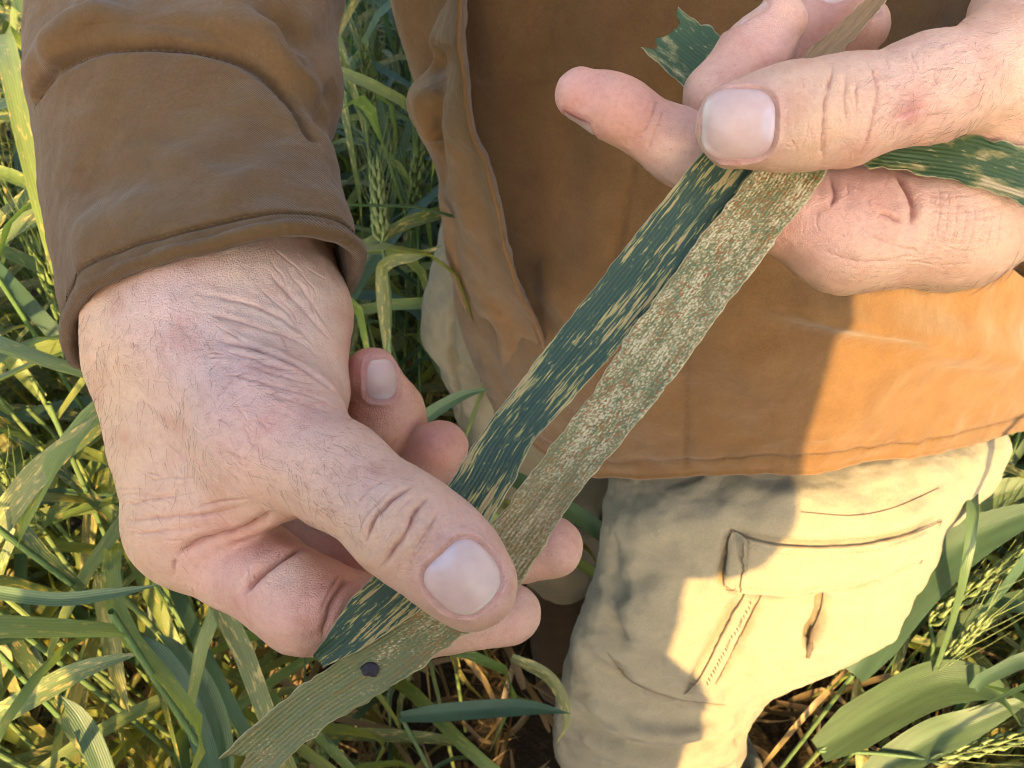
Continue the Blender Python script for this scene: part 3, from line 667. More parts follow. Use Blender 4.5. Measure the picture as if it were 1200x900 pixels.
for pl, w, a_ in [([(512, 60), (512, 110), (514, 160), (520, 220)], .006, -.006), ([(495, 110), (500, 140), (508, 170)], .006, .006), ([(530, 100), (540, 200), (560, 300)], .012, .005), ([(522, 230), (535, 320), (556, 400)], .010, -.004), ([(560, 330), (590, 390), (600, 440)], .012, .006), ([(600, 350), (575, 400), (570, 440)], .009, -.004), ([(500, 70), (512, 72), (524, 66)], .006, -.006)]: FLP.fold(pl, w, a_)
bd_ = np.zeros((FLP.nv, FLP.nu)); bd_[:, -3:] = .0016; bd_[:, -6] = -.0012; FLP.push(bd_); FLP.tint *= np.array((1.22, 1.20, 1.18))  # whole panel tinted lighter, standing in for sky light falling on it
flap_o = adopt(FLP.build('front_panel', CANVAS), jacket); md = flap_o.modifiers.new('thickness', 'SOLIDIFY'); md.thickness = .0022; md.offset = -1
stitches('panel_stitching', FLP, FLP.g[20:150, -6].copy(), THREAD, .0042, .0033, .0003, .0002, parent=jacket)
for nm, p in (('hem_stitching', HEMPATH[:180]), ('seam_stitching', SEAMP), ('placket_stitching', PLACK)): stitches(nm, J, p, THREAD, .0042, .0033, .0003, .0001, parent=jacket)

# right sleeve
SR = [ring((69, 388), (408, 332), 225, (262, 277, 191)), ring((60, 330), (400, 292), 233, (250, 236, 197)), ring((52, 270), (390, 255), 241, (240, 190, 208)), ring((44, 200), (380, 215), 250, (228, 130, 216)),
      ring((38, 135), (376, 182), 258, (212, 64, 224)), ring((33, 100), (394, 132), 264, (214, 26, 228)), ring((35, 50), (392, 70), 272, (218, -40, 236)), ring((34, -20), (404, 0), 286, (220, -120, 248)), ring((20, -130), (400, -110), 318, (210, -230, 275))]
SR += [wring(ELB_R+(0, .0, .0), (.075, 0, .0), (0, -.05, .06)), wring(ELB_R*.5+SH_R*.5, (.085, -.02, 0), (0.02, -.08, .03)), wring(SH_R, (.085, -.02, .05), (0.02, -.085, .03)), wring(SH_R+np.array((.05, 0, .03)), (.04, -.01, .06), (0.02, -.08, .03))]
S = Sheet(SR[::-1], 240, 420).orient(None)
S.rough(.05, .0022, 31)
S.fold([(36, 95), (60, 62), (110, 36), (180, 30), (250, 36), (310, 60), (350, 95), (385, 140)], .006, .0035, 2, ends=.05)
for pl, w, a in [([(60, 45), (140, 20), (240, 30), (330, 90)], .005, -.003), ([(240, -10), (300, 30), (350, 70), (388, 110)], .006, .004), ([(300, 0), (345, 40), (385, 80)], .005, -.004), ([(45, 70), (80, 40), (140, 10)], .006, .004),
                 ([(360, 70), (385, 40), (400, 10)], .004, -.002), ([(372, 150), (390, 120), (396, 95)], .004, -.003),
                 ([(210, 160), (260, 190), (320, 215)], .007, .0016), ([(110, 195), (180, 190), (260, 205), (330, 215)], .005, .0012), ([(330, 150), (355, 200), (370, 240)], .008, .002), ([(80, 240), (110, 300), (130, 320)], .008, .0015), ([(300, 120), (340, 190), (380, 250)], .006, -.0018),
                 ([(250, 170), (290, 200), (330, 240)], .005, -.0014)]: S.fold(pl, w, a)
rim = [(78, 372), (104, 333), (150, 303), (205, 282), (262, 271), (320, 273), (365, 288), (400, 318)]
S.smooth(6); S.rough(.016, .0008, 32); S.rough(.006, .00022, 33)
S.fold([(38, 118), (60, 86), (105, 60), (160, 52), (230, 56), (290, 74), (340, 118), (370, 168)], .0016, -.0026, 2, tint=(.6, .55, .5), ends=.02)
RIMP = S.edge_line(.0042, .0007, -.0009, (.7, .66, .62)); CSP = S.path([(40, 128), (62, 94), (105, 68), (160, 59), (230, 63), (288, 82), (334, 124), (362, 170)], 140)
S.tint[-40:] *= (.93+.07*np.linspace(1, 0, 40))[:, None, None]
S.hem(.0016, .0016, .045)
slv = adopt(S.build('sleeve', CANVAS), jacket)
stitches('cuff_stitching', S, RIMP[:125], THREAD, .0020, .0015, .0002, .00008, parent=jacket); stitches('cuff_seam_stitching', S, CSP, THREAD, .0022, .0016, .00022, .00008, parent=jacket)
# left sleeve
c0, c1 = W(1285, 150, 236), to_world(np.array((300, -90, 330.)))
ax = unit(c1-c0); ua = unit(np.cross(ax, FW)); ub = np.cross(ua, ax)
SL = [wring(c0+ax*k, ua*.040*s_, ub*.036*s_) for k, s_ in ((-.004, 1), (.02, 1.02), (.05, 1.06), (.09, 1.15))]
SL += [wring(ELB_L*.45+c1*.55, ua*.062, ub*.056), wring(ELB_L, (.065, 0, .02), (-.02, -.05, .05)), wring(ELB_L*.5+SH_L*.5, (.075, -.02, 0), (-.02, -.075, .02)), wring(SH_L, (.085, 0, .03), (0, -.08, 0))]
SL2 = Sheet(SL[::-1], 160, 200).orient(None); SL2.rough(.05, .003, 41); SL2.rough(.016, .001, 42); SL2.hem(.0016, .0009, .045)
adopt(SL2.build('sleeve', CANVAS), jacket)

# ---- trousers
def lring(L, R, D, f=.10, b=.10, n=20):
    l, r = W(*L, D), W(*R, D); c = (l+r)/2; a = (r-l)/2; q = unit(CAM-c); th = np.arange(n)/n*2*math.pi
    return np.array([c+a*math.cos(t)+q*(f if math.sin(t) > 0 else b)*math.sin(t) for t in th])
TL = [wring((.20, .54, 1.0), (.14, 0, 0), (0, -.11, 0)), lring((730, 430), (1120, 436), 690, .06, .14), lring((722, 500), (1165, 500), 670, .075, .15), lring((716, 545), (1172, 550), 655, .095, .15), lring((712, 605), (1112, 632), 655, .11, .13), lring((694, 690), (1074, 706), 680, .105, .12),
      lring((676, 742), (1035, 762), 700, .10, .11), lring((660, 784), (935, 808), 720, .085, .10), lring((650, 822), (893, 826), 738, .075, .09), lring((652, 862), (880, 866), 765, .07, .085), lring((668, 915), (868, 915), 810, .068, .08),
      wring((.185, .30, .38), (.075, 0, 0), (0, -.075, .0)), wring((.19, .33, .16), (.07, 0, 0), (0, -.07, 0))]
T = Sheet(TL, 260, 380).orient(None)
T.rough(.08, .005, 51); T.rough(.03, .0022, 52)
for pl, w, a in [([(690, 700), (730, 720), (790, 770), (850, 830)], .010, .006), ([(672, 756), (710, 790), (770, 830), (850, 850)], .009, -.008), ([(660, 790), (700, 830), (770, 860), (860, 850)], .010, .008), ([(655, 820), (700, 862), (780, 884), (870, 858)], .007, -.009),
                 ([(665, 850), (720, 885), (800, 892)], .008, .006), ([(700, 630), (740, 650), (800, 645)], .014, -.006), ([(715, 600), (745, 625), (790, 600)], .014, .005), ([(720, 690), (745, 725), (740, 770)], .010, .007), ([(700, 650), (725, 700), (728, 760)], .010, -.007),
                 ([(770, 680), (830, 720), (870, 790)], .014, -.004), ([(820, 560), (860, 600), (870, 640)], .02, -.004), ([(1000, 560), (1060, 600), (1090, 630)], .02, .003), ([(880, 800), (930, 770), (1000, 740)], .012, .004), ([(840, 815), (900, 800), (960, 775)], .007, -.006), ([(860, 870), (885, 850), (890, 825)], .006, -.006),
                 ([(930, 700), (945, 740), (940, 790)], .012, -.004), ([(885, 700), (915, 720), (950, 770)], .008, .004), ([(735, 790), (760, 815), (800, 830)], .006, .004), ([(680, 800), (690, 830), (720, 850)], .006, -.005)]: T.fold(pl, w, a)
for pl, w, a in [([(1090, 600), (1030, 660), (1000, 720)], .014, .004), ([(1070, 640), (1040, 690), (1020, 740)], .010, -.004), ([(960, 760), (1000, 740), (1050, 700)], .009, .004), ([(900, 720), (925, 745), (930, 790)], .008, -.005), ([(980, 700), (1000, 730), (990, 765)], .008, -.003), ([(860, 740), (890, 760), (900, 800)], .010, .004),
                 ([(1100, 560), (1060, 575), (1000, 580)], .014, -.004), ([(760, 700), (790, 740), (800, 790)], .010, .004), ([(740, 660), (780, 680), (830, 690)], .010, -.004), ([(700, 800), (760, 846), (840, 846)], .006, -.006), ([(900, 560), (950, 590), (1020, 596)], .016, .003)]: T.fold(pl, w, a)
T.smooth(4); T.rough(.03, .0018, 55); T.rough(.012, .0011, 53)
SEAM = (.50, .44, .36)  # pocket grooves tinted dark: the shade of the gaps put into the cloth colour
T.fold([(851, 691), (880, 695), (930, 695), (1000, 687), (1050, 671), (1084, 651)], .0042, -.009, 2, tint=SEAM, ends=.06); T.fold([(845, 686), (850, 655), (855, 622)], .0034, -.004, 2, tint=SEAM, ends=.1)  # the dark tint paints the shade of the pocket gaps
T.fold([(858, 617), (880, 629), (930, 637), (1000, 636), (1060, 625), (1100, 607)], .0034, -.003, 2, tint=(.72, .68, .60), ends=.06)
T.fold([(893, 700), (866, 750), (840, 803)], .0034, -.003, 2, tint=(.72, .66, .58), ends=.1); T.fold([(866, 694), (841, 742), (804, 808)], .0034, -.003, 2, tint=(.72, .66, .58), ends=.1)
THK = m_cloth('thread_khaki', (.22, .185, .125), (.20, .17, .11), (.25, .21, .14))
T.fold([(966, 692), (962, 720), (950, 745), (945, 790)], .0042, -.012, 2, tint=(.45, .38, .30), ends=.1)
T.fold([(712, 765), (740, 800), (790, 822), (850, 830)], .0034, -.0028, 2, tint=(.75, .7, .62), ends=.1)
trousers = adopt(T.build('trousers', KHAKI))
fl, FT = patch('pocket_flap', T, ([(858, 622), (880, 634), (930, 642), (1000, 641), (1060, 630), (1100, 612)], [(849, 684), (880, 688), (930, 688), (1000, 680), (1050, 664), (1082, 646)]), KHAKI, .0060, 60, 18, trousers)
stp, _ = patch('pocket_strip', T, ([(872, 694), (846, 744), (818, 796), (803, 812)], [(888, 694), (862, 748), (834, 802), (818, 814)]), KHAKI, .0022, 40, 8, trousers)
bnd, _ = patch('flap_binding', T, ([(861, 622), (858, 645), (854, 668), (851, 684)], [(878, 634), (876, 652), (873, 672), (871, 686)]), KHAKI, .0058, 24, 6, trousers)
stitches('pocket_stitching', T, FT[2][2:-2], THK, .0036, .0029, .0003, .0002, parent=trousers); stitches('pocket_stitching', T, FT[-3][2:-2], THK, .0036, .0029, .0003, .0002, parent=trousers)
stitches('pocket_stitching', T, [(880, 702), (854, 748), (826, 800)], THK, .0040, .0026, .0004, .0019, parent=trousers)
GAP_SHADE = NT('pocket_gap_shade'); GAP_SHADE.base((.085, .062, .040)); GAP_SHADE.set(Roughness=.9); GAP_SHADE = GAP_SHADE.m  # dark tubes along the pocket edges, painting the shadow of the gaps
def shade_line(name, poly, r, lift, n=60):
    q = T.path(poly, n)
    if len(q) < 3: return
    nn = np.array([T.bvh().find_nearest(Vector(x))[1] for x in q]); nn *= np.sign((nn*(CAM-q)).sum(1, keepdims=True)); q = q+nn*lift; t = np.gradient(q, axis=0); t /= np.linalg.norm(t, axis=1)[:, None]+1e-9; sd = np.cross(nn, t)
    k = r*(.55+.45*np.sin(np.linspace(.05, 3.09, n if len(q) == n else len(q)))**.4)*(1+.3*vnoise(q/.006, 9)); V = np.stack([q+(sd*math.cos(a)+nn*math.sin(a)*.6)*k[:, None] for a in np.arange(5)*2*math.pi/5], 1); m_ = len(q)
    F_ = np.array([(j*5+i, j*5+(i+1) % 5, (j+1)*5+(i+1) % 5, (j+1)*5+i) for j in range(m_-1) for i in range(5)]); adopt(mesh_obj(name, V.reshape(-1, 3), F_, GAP_SHADE), trousers)
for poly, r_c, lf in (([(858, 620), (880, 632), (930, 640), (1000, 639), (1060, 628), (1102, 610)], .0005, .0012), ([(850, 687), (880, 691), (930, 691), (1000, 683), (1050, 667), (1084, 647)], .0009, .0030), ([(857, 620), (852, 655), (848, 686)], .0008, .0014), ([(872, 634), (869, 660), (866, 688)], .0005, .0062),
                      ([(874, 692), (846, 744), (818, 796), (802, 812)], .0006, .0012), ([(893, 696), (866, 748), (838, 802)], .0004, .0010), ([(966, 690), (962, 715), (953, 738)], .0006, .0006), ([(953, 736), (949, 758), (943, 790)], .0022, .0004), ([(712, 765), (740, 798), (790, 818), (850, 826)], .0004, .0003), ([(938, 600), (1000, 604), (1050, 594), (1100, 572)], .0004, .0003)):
    shade_line('gap_shade_line', poly, r_c, lf)
TR = [wring((.09, .54, .98), (.13, 0, 0), (0, -.12, 0)), lring((514, 320), (745, 380), 690, .07, .12), lring((503, 385), (750, 430), 720, .09, .12), lring((516, 440), (746, 480), 760, .09, .12), lring((540, 500), (742, 530), 800, .09, .12), lring((560, 600), (724, 620), 880, .09, .11),
      wring((.085, .50, .62), (.075, 0, 0), (0, -.08, .02)), wring((.08, .60, .40), (.065, 0, 0), (0, -.07, .03)), wring((.075, .66, .14), (.06, 0, 0), (0, -.065, 0))]
T2 = Sheet(TR, 200, 260).orient(None); T2.rough(.07, .006, 61); T2.rough(.025, .0025, 62)
T2.fold([(536, 330), (530, 400), (534, 450), (540, 500)], .003, -.004, 2, tint=(.7, .7, .7)); T2.fold([(528, 405), (536, 425), (545, 445)], .004, -.004, 2)
adopt(T2.build('trouser_leg', KHAKI), trousers)
BOOT = m_cloth('boot_leather', (.07, .045, .03), (.06, .04, .025), (.10, .07, .05))
for (x, y) in ((.19, .30), (.075, .66)):
    bb = Blob([((x, y+.05, .05), (x, y+.04, .17), .045, .055), ((x, y+.05, .035), (x, y-.14, .035), .042, .04), ((x, y, .07), (x, y-.08, .045), .05, .04)], .03)
    v_, f_ = bb.mesh(.012); v_[:, 2] = np.maximum(v_[:, 2], .004); adopt(mesh_obj('boot', v_, f_, BOOT, col=np.ones((len(v_), 3))))
# ------------------------------------------------------------------ the cut leaves held in the hands
def leaf_mat(name, kind):
    t = NT(name); uv = t.coord('UV')                        # u across, v along, both in millimetres
    sep = t.n('ShaderNodeSeparateXYZ'); t.l(uv, sep.inputs[0]); u, v = sep.outputs[0], sep.outputs[1]
    edge = t.attr('tint'); es = t.n('ShaderNodeSeparateColor'); t.l(edge, es.inputs[0]); rim, along = es.outputs[0], es.outputs[1]   # 1 at the margins; 0..1 along
    def st(su, sv): return t.coord('UV', (su, sv, 1))
    vein = t.n('ShaderNodeTexWave', wave_type='BANDS', bands_direction='X'); t.l(uv, vein.inputs[0]); vein.inputs['Scale'].default_value = .34; vein.inputs['Distortion'].default_value = .35; vein.inputs['Detail'].default_value = 1
    if kind == 'dark':
        c = t.mix(t.noise(st(.5, .05), 1, 3), (.022, .046, .027), (.044, .080, .040))
        c = t.mix(t.math('MULTIPLY', vein.outputs['Fac'], .45), c, (.050, .088, .050))
        les = t.noise(st(.85, .10), 1, 6, .66, .2); str_ = t.noise(st(2.6, .11), 1, 3, .6)
        s = t.math('ADD', t.math('MULTIPLY', les, .62), t.math('MULTIPLY', str_, .42)); s = t.math('ADD', s, t.math('MULTIPLY', rim, .05)); s = t.math('ADD', s, t.math('MULTIPLY', t.math('SUBTRACT', t.noise(st(.16, .03), 1, 3), .56), .30)); s = t.math('ADD', s, t.math('MULTIPLY', t.math('SUBTRACT', t.noise(st(2.6, 1.1), 1, 3, .7), .5), .10))
        c = t.mix(t.ramp(s, [(.548, 0), (.562, 1)]), c, (.42, .37, .10))
        c = t.mix(t.ramp(s, [(.572, 0), (.60, .95)]), c, t.mix(t.noise(st(1.2, .5), 1, 3), (.50, .35, .15), (.40, .23, .12)))
        fl = t.noise(st(2.2, .5), 1, 2); c = t.mix(t.ramp(fl, [(.66, 0), (.70, .75)]), c, (.42, .38, .12))
    elif kind == 'rust':
        c = t.mix(t.noise(st(.9, .35), 1, 4, .65), (.085, .120, .048), (.24, .23, .085))
        gr = t.ramp(along, [(.76, 0), (.88, 1)]); c = t.mix(t.math('MULTIPLY', gr, .8), c, t.mix(t.noise(st(.55, .012), 1, 4, .6), (.12, .17, .055), (.28, .23, .085)))
        blob = t.vor(st(2.0, 1.5), 1); mid_ = t.noise(st(.30, .10), 1, 4, .6); fine = t.noise(st(3.0, 1.6), 1, 3, .7)
        s = t.math('SUBTRACT', t.math('ADD', t.math('MULTIPLY', mid_, .8), t.math('MULTIPLY', fine, .50)), t.math('MULTIPLY', blob, .42)); s = t.math('SUBTRACT', s, t.math('MULTIPLY', gr, .22))
        c = t.mix(t.ramp(s, [(.33, 0), (.42, .8)]), c, (.40, .32, .13)); c = t.mix(t.ramp(s, [(.455, 0), (.53, 1)]), c, (.68, .56, .31))
        bl = t.vor(st(1.3, .9), 1.0); c = t.mix(t.ramp(bl, [(.16, .65), (.30, 0)]), c, (.085, .145, .095))
        pu = t.vor(st(1.35, .95), 1); pm_ = t.math('MULTIPLY', t.ramp(t.noise(st(.14, .03), 1.7, 3), [(.36, .3), (.56, 1)]), t.math('SUBTRACT', 1.0, t.math('MULTIPLY', gr, .8))); c = t.mix(t.math('MULTIPLY', t.ramp(pu, [(.30, .95), (.44, 0)]), pm_), c, (.34, .12, .026))
        rs = t.noise(st(.9, .05), 1, 4, .65); c = t.mix(t.ramp(rs, [(.57, 0), (.68, .55)]), c, (.34, .15, .04))
        c = t.mix(t.ramp(along, [(.55, 0), (.66, .5), (.74, .45), (.80, 0)]), c, t.mix(t.noise(st(1.4, .3), 1, 4), (.20, .12, .035), (.40, .27, .10)))
        c = t.mix(t.math('MULTIPLY', vein.outputs['Fac'], .22), c, (.12, .09, .035))
        c = t.mix(t.ramp(along, [(.205, 1), (.235, 0)]), c, t.mix(t.noise(st(.7, .12), 1, 4), (.17, .09, .035), (.40, .25, .11)))
    else:
        c = t.mix(t.noise(st(.4, .05), 1, 3), (.035, .075, .025), (.06, .105, .038))
        les = t.noise(st(.22, .07), 1, 5, .65, .3); s = t.math('ADD', les, t.math('MULTIPLY', rim, .10))
        c = t.mix(t.ramp(s, [(.53, 0), (.60, .8)]), c, (.26, .24, .085)); c = t.mix(t.ramp(s, [(.60, 0), (.66, 1)]), c, (.50, .38, .20))
        dk = t.noise(st(1.2, .3), 1, 3); c = t.mix(t.ramp(dk, [(.62, 0), (.68, .7)]), c, (.40, .33, .16))
    c = t.mix(t.ramp(rim, [(.70, 0), (.90, .65)]), c, (.60, .48, .25))
    t.base(c); t.set(Roughness=.48, Specular_IOR_Level=.4)
    n1 = t.bump(vein.outputs['Fac'], .5, .00022); n2 = t.bump(t.noise(st(1.1, .35), 1, 4, .65), .55, .00035, n1); t.normal(n2)
    tr = t.n('ShaderNodeBsdfTranslucent'); t.l(c, tr.inputs[0]); mx = t.n('ShaderNodeMixShader'); mx.inputs[0].default_value = .16
    t.l(t.b.outputs[0], mx.inputs[1]); t.l(tr.outputs[0], mx.inputs[2]); t.l(mx.outputs[0], t.out.inputs[0])
    return t.m
def blade(name, st, mat, nu=22, nv=220, cup=1.2, thick=.28, seed=1, wave=.5, jag=.2, ends=(0, 0), twist=0.0):
    """a leaf blade from stations (left px, left py, right px, right py, depth): two faces with a thickness, cupped, ribbed"""
    r = np.random.default_rng(seed); S = spline(np.array(st, float), nv)
    L = np.stack([Q(a, b, 1)*e for a, b, c, d, e in S]); R = np.stack([Q(c, d, 1)*e for a, b, c, d, e in S])
    ss = np.linspace(0, 1, nv); arc = np.concatenate(((0,), np.cumsum(np.linalg.norm(np.diff((L+R)/2, axis=0), axis=1))))
    w = R-L; wl = np.linalg.norm(w, axis=1); tn = np.gradient((L+R)/2, axis=0); nn = np.cross(w, tn); nn /= np.linalg.norm(nn, axis=1)[:, None]; nn *= -np.sign(nn[:, 2:3])
    wu = w/wl[:, None]
    jl = jag*fbm(np.stack((arc/3.0, arc*0, arc*0), 1), 3, seed); jr_ = jag*fbm(np.stack((arc/2.6, arc*0+9, arc*0), 1), 3, seed+3)
    P = np.zeros((nv, nu, 3)); UV = np.zeros((nv, nu, 2)); TI = np.ones((nv, nu, 3)); uu = np.linspace(-1, 1, nu)
    for i, x in enumerate(uu):
        base = (L+R)/2+w*(x/2)+wu*np.where(x < 0, jl, jr_)[:, None]*abs(x)**6
        hgt = -cup*(1-x*x)*.5+.28*math.exp(-(x/.07)**2)+wave*abs(x)**3*vnoise(np.stack((arc/7, arc*0+(3 if x < 0 else 8), arc*0+seed), 1), seed)+.04*math.cos(x*26)+.25*vnoise(np.stack((arc/16, arc*0+x*1.2, arc*0), 1), seed+7)
        hgt = hgt+twist*x*np.sin(ss*5+seed)
        P[:, i] = base+nn*hgt[:, None]; UV[:, i, 0] = x*wl/2+50; UV[:, i, 1] = arc; TI[:, i, 0] = abs(x)**10; TI[:, i, 1] = ss
    for e, row in ((ends[0], 0), (ends[1], nv-1)):            # torn ends
        if e:
            z = e*fbm(np.stack((uu*3.2, uu*0+seed, uu*0), 1), 3, seed+11)
            k = 6
            for q in range(k): P[row+q if row == 0 else row-q] += unit(tn[row])*(z*(1-q/k))[:, None]
    bot = P+(-nn*-thick)[:, None, :]*-1.0
    n = nu*nv; V = np.concatenate((P.reshape(-1, 3), bot.reshape(-1, 3))); f = []
    j, i = np.meshgrid(np.arange(nv-1), np.arange(nu-1), indexing='ij'); a = (j*nu+i).ravel()
    f = [np.stack((a, a+1, a+nu+1, a+nu), 1), np.stack((a+n, a+nu+n, a+nu+1+n, a+1+n), 1)]
    lp = [q for q in range(nu)]+[q*nu+nu-1 for q in range(1, nv)]+[(nv-1)*nu+q for q in range(nu-2, -1, -1)]+[q*nu for q in range(nv-2, 0, -1)]
    lp = np.array(lp); l2 = np.roll(lp, -1); f.append(np.stack((lp, lp+n, l2+n, l2), 1))
    o = mesh_obj(name, to_world(V), np.concatenate(f), mat, uv=np.concatenate((UV.reshape(-1, 2),)*2), col=np.concatenate((TI.reshape(-1, 3),)*2))
    return o
L_DARK, L_RUST, L_GREEN = leaf_mat('dark_blotched_leaf', 'dark'), leaf_mat('rusted_leaf', 'rust'), leaf_mat('green_blotched_leaf', 'green')
A = blade('cereal_leaf', [(858, 138, 915, 172, 199.5), (820, 182, 880, 208, 199.2), (747, 271, 816, 296, 197), (702, 329, 772, 352, 195), (653, 391, 722, 412, 192.5), (620, 433, 692, 444, 190.5), (587, 476, 655, 484, 188.5), (555, 520, 624, 520, 186.6),
    (531, 560, 603, 562, 185.2), (508, 592, 578, 604, 184.3), (472, 638, 540, 662, 183), (438, 674, 500, 706, 182), (410, 704, 462, 736, 180.4), (386, 740, 420, 762, 179.6), (367, 768, 380, 783, 180)], L_DARK, seed=3, cup=1.6, ends=(0, .35))
tag(A, 'dark green leaf with elongated yellow blotches, held beside the rust-covered leaf', 'leaf', 'cut leaves held in the hands')
B = blade('cereal_leaf', [(1034, -26, 1050, -22, 208), (1012, 0, 1036, 2, 206.5), (990, 22, 1020, 22, 205), (968, 42, 1006, 40, 203), (938, 70, 988, 62, 200.6), (905, 130, 972, 140, 198.6), (879, 202, 967, 202, 197.8), (818, 281, 907, 284, 196), (780, 333, 870, 333, 194.6), (745, 380, 836, 378, 193.2),
    (722, 414, 806, 420, 192), (689, 467, 766, 472, 190), (658, 507, 730, 516, 188.4), (620, 558, 693, 560, 186), (577, 612, 648, 622, 184), (535, 660, 614, 678, 183), (490, 706, 580, 722, 182.4), (450, 738, 526, 757, 181.4),
    (415, 762, 474, 796, 180.6), (378, 786, 438, 818, 180.6), (330, 822, 388, 848, 181), (262, 884, 310, 912, 182)], L_RUST, seed=5, cup=1.5, nv=320, ends=(0, 1.6), jag=.4)
tag(B, 'long leaf speckled all over with orange-tan rust, tip dried brown', 'leaf', 'cut leaves held in the hands')
C = blade('cereal_leaf', [(804, 15, 756, 60, 230), (844, 40, 804, 105, 228), (905, 84, 872, 148, 219), (960, 118, 940, 180, 208), (1024, 148, 1016, 194, 200.5), (1088, 156, 1084, 205, 197.5), (1144, 160, 1140, 218, 194), (1200, 172, 1198, 240, 191), (1275, 190, 1270, 268, 189)], L_GREEN, seed=8, cup=2.2, ends=(2.2, 1.0), jag=.5)
tag(C, 'short green leaf with torn end and tan blotches, crossing behind the thumb', 'leaf', 'cut leaves held in the hands')
# the dark speck on the rusted leaf
SPECK = NT('dark_speck'); SPECK.base((.018, .012, .018)); SPECK.set(Roughness=.7); SPECK = SPECK.m
cb = Q(433, 786, 180.2); r_ = np.random.default_rng(3); V = [to_world(cb+np.array((0, 0, -.35)))]
for k in range(15):
    a = k/15*2*math.pi; q = 1.75*(1+r_.uniform(-.28, .22)); V.append(to_world(cb+np.array((q*1.1*math.cos(a), q*.85*math.sin(a), .25))))
for k in range(15):
    a = k/15*2*math.pi; V.append(to_world(cb+np.array((1.9*math.cos(a), 1.5*math.sin(a), 1.2))))
mesh_obj('dark_spot', np.array(V), [(0, 1+k, 1+(k+1) % 15) for k in range(15)]+[(1+k, 16+k, 16+(k+1) % 15, 1+(k+1) % 15) for k in range(15)], SPECK, parent=B, smooth=False)
# ------------------------------------------------------------------ ground and the standing crop
def m_soil():
    t = NT('soil'); co = t.coord('Object'); c = t.mix(t.noise(co, 8, 5, .65), (.016, .012, .008), (.042, .031, .020))
    c = t.mix(t.ramp(t.noise(co, 70, 4, .7), [(.55, 0), (.7, .6)]), c, (.09, .065, .04))
    dist = t.n('ShaderNodeVectorMath', operation='LENGTH'); t.l(co, dist.inputs[0]); c = t.mix(t.ramp(t.math('MULTIPLY', dist.outputs['Value'], .01), [(.05, 0), (.09, 1)]), c, t.mix(t.noise(co, 3, 4), (.06, .09, .03), (.11, .14, .05)))
    t.base(c); t.set(Roughness=.95, Specular_IOR_Level=.1); t.normal(t.bump(t.noise(co, 40, 5, .7), .8, .02)); return t.m
def m_blade(name, cols, spots, trans=.34, spot_col=(.42, .32, .10)):
    t = NT(name); oi = t.n('ShaderNodeObjectInfo'); uv = t.coord('UV'); rnd = oi.outputs['Random']
    sh = t.n('ShaderNodeVectorMath', operation='ADD'); t.l(uv, sh.inputs[0]); cx = t.n('ShaderNodeCombineXYZ'); t.l(t.math('MULTIPLY', rnd, 400), cx.inputs[1]); t.l(cx.outputs[0], sh.inputs[1]); uv = sh.outputs[0]
    def st(su, sv): m = t.n('ShaderNodeMapping'); m.inputs['Scale'].default_value = (su, sv, 1); t.l(uv, m.inputs[0]); return m.outputs[0]
    c = t.ramp(rnd, [(i/(len(cols)-1), q) for i, q in enumerate(cols)])
    c = t.mix(.6, c, t.ramp(t.noise(st(.25, .02), 1, 3), [(.3, .7), (.7, 1.3)]), 'MULTIPLY')
    w = t.n('ShaderNodeTexWave', wave_type='BANDS', bands_direction='X'); t.l(uv, w.inputs[0]); w.inputs['Scale'].default_value = .26; w.inputs['Distortion'].default_value = .3
    c = t.mix(t.math('MULTIPLY', w.outputs['Fac'], .25), c, t.mix(1, c, 1.6, 'MULTIPLY'))
    if spots:
        s = t.noise(st(.45, .09), 1, 5, .65); c = t.mix(t.ramp(s, [(.60-spots, 0), (.68-spots, .9)]), c, spot_col)
    t.base(c); t.set(Roughness=.42, Specular_IOR_Level=.45); t.normal(t.bump(w.outputs['Fac'], .45, .0003))
    tr = t.n('ShaderNodeBsdfTranslucent'); t.l(t.mix(1, c, (1.5, 1.5, .7), 'MULTIPLY'), tr.inputs[0]); mx = t.n('ShaderNodeMixShader'); mx.inputs[0].default_value = trans
    t.l(t.b.outputs[0], mx.inputs[1]); t.l(tr.outputs[0], mx.inputs[2]); t.l(mx.outputs[0], t.out.inputs[0]); return t.m
W_GREEN = m_blade('wheat_green', [(.040, .082, .046), (.054, .098, .046), (.075, .118, .042), (.044, .088, .056)], .0)
W_YEL = m_blade('wheat_yellowing', [(.09, .13, .045), (.13, .155, .05), (.20, .185, .06), (.08, .12, .04)], .07, spot_col=(.45, .34, .12))
W_DRY = m_blade('wheat_dry', [(.22, .155, .07), (.30, .22, .105), (.17, .115, .055), (.13, .10, .045)], .03, .2, (.20, .12, .06))
W_STEM = m_blade('wheat_stem', [(.085, .15, .055), (.11, .17, .07), (.14, .18, .065)], 0, .1)
W_EAR = m_blade('wheat_ear', [(.13, .19, .065), (.17, .22, .08), (.15, .20, .06)], 0, .2)
gx = np.concatenate((-np.geomspace(900, 4, 8), np.linspace(-3, 3, 61), np.geomspace(4, 900, 8)))
X, Y = np.meshgrid(gx, gx, indexing='ij'); P = np.stack((X, Y, .02*fbm(np.stack((X*3, Y*3, X*0), -1).reshape(-1, 3), 3, 2).reshape(X.shape)*(np.hypot(X, Y) < 6)), -1); n = len(gx)
i, j = np.meshgrid(np.arange(n-1), np.arange(n-1), indexing='ij'); a = (i*n+j).ravel()
tag(mesh_obj('ground', P.reshape(-1, 3)-np.array((0, 0, .02)), np.stack((a, a+n, a+n+1, a+1), 1), m_soil()), 'dark soil under the crop', kind='structure')

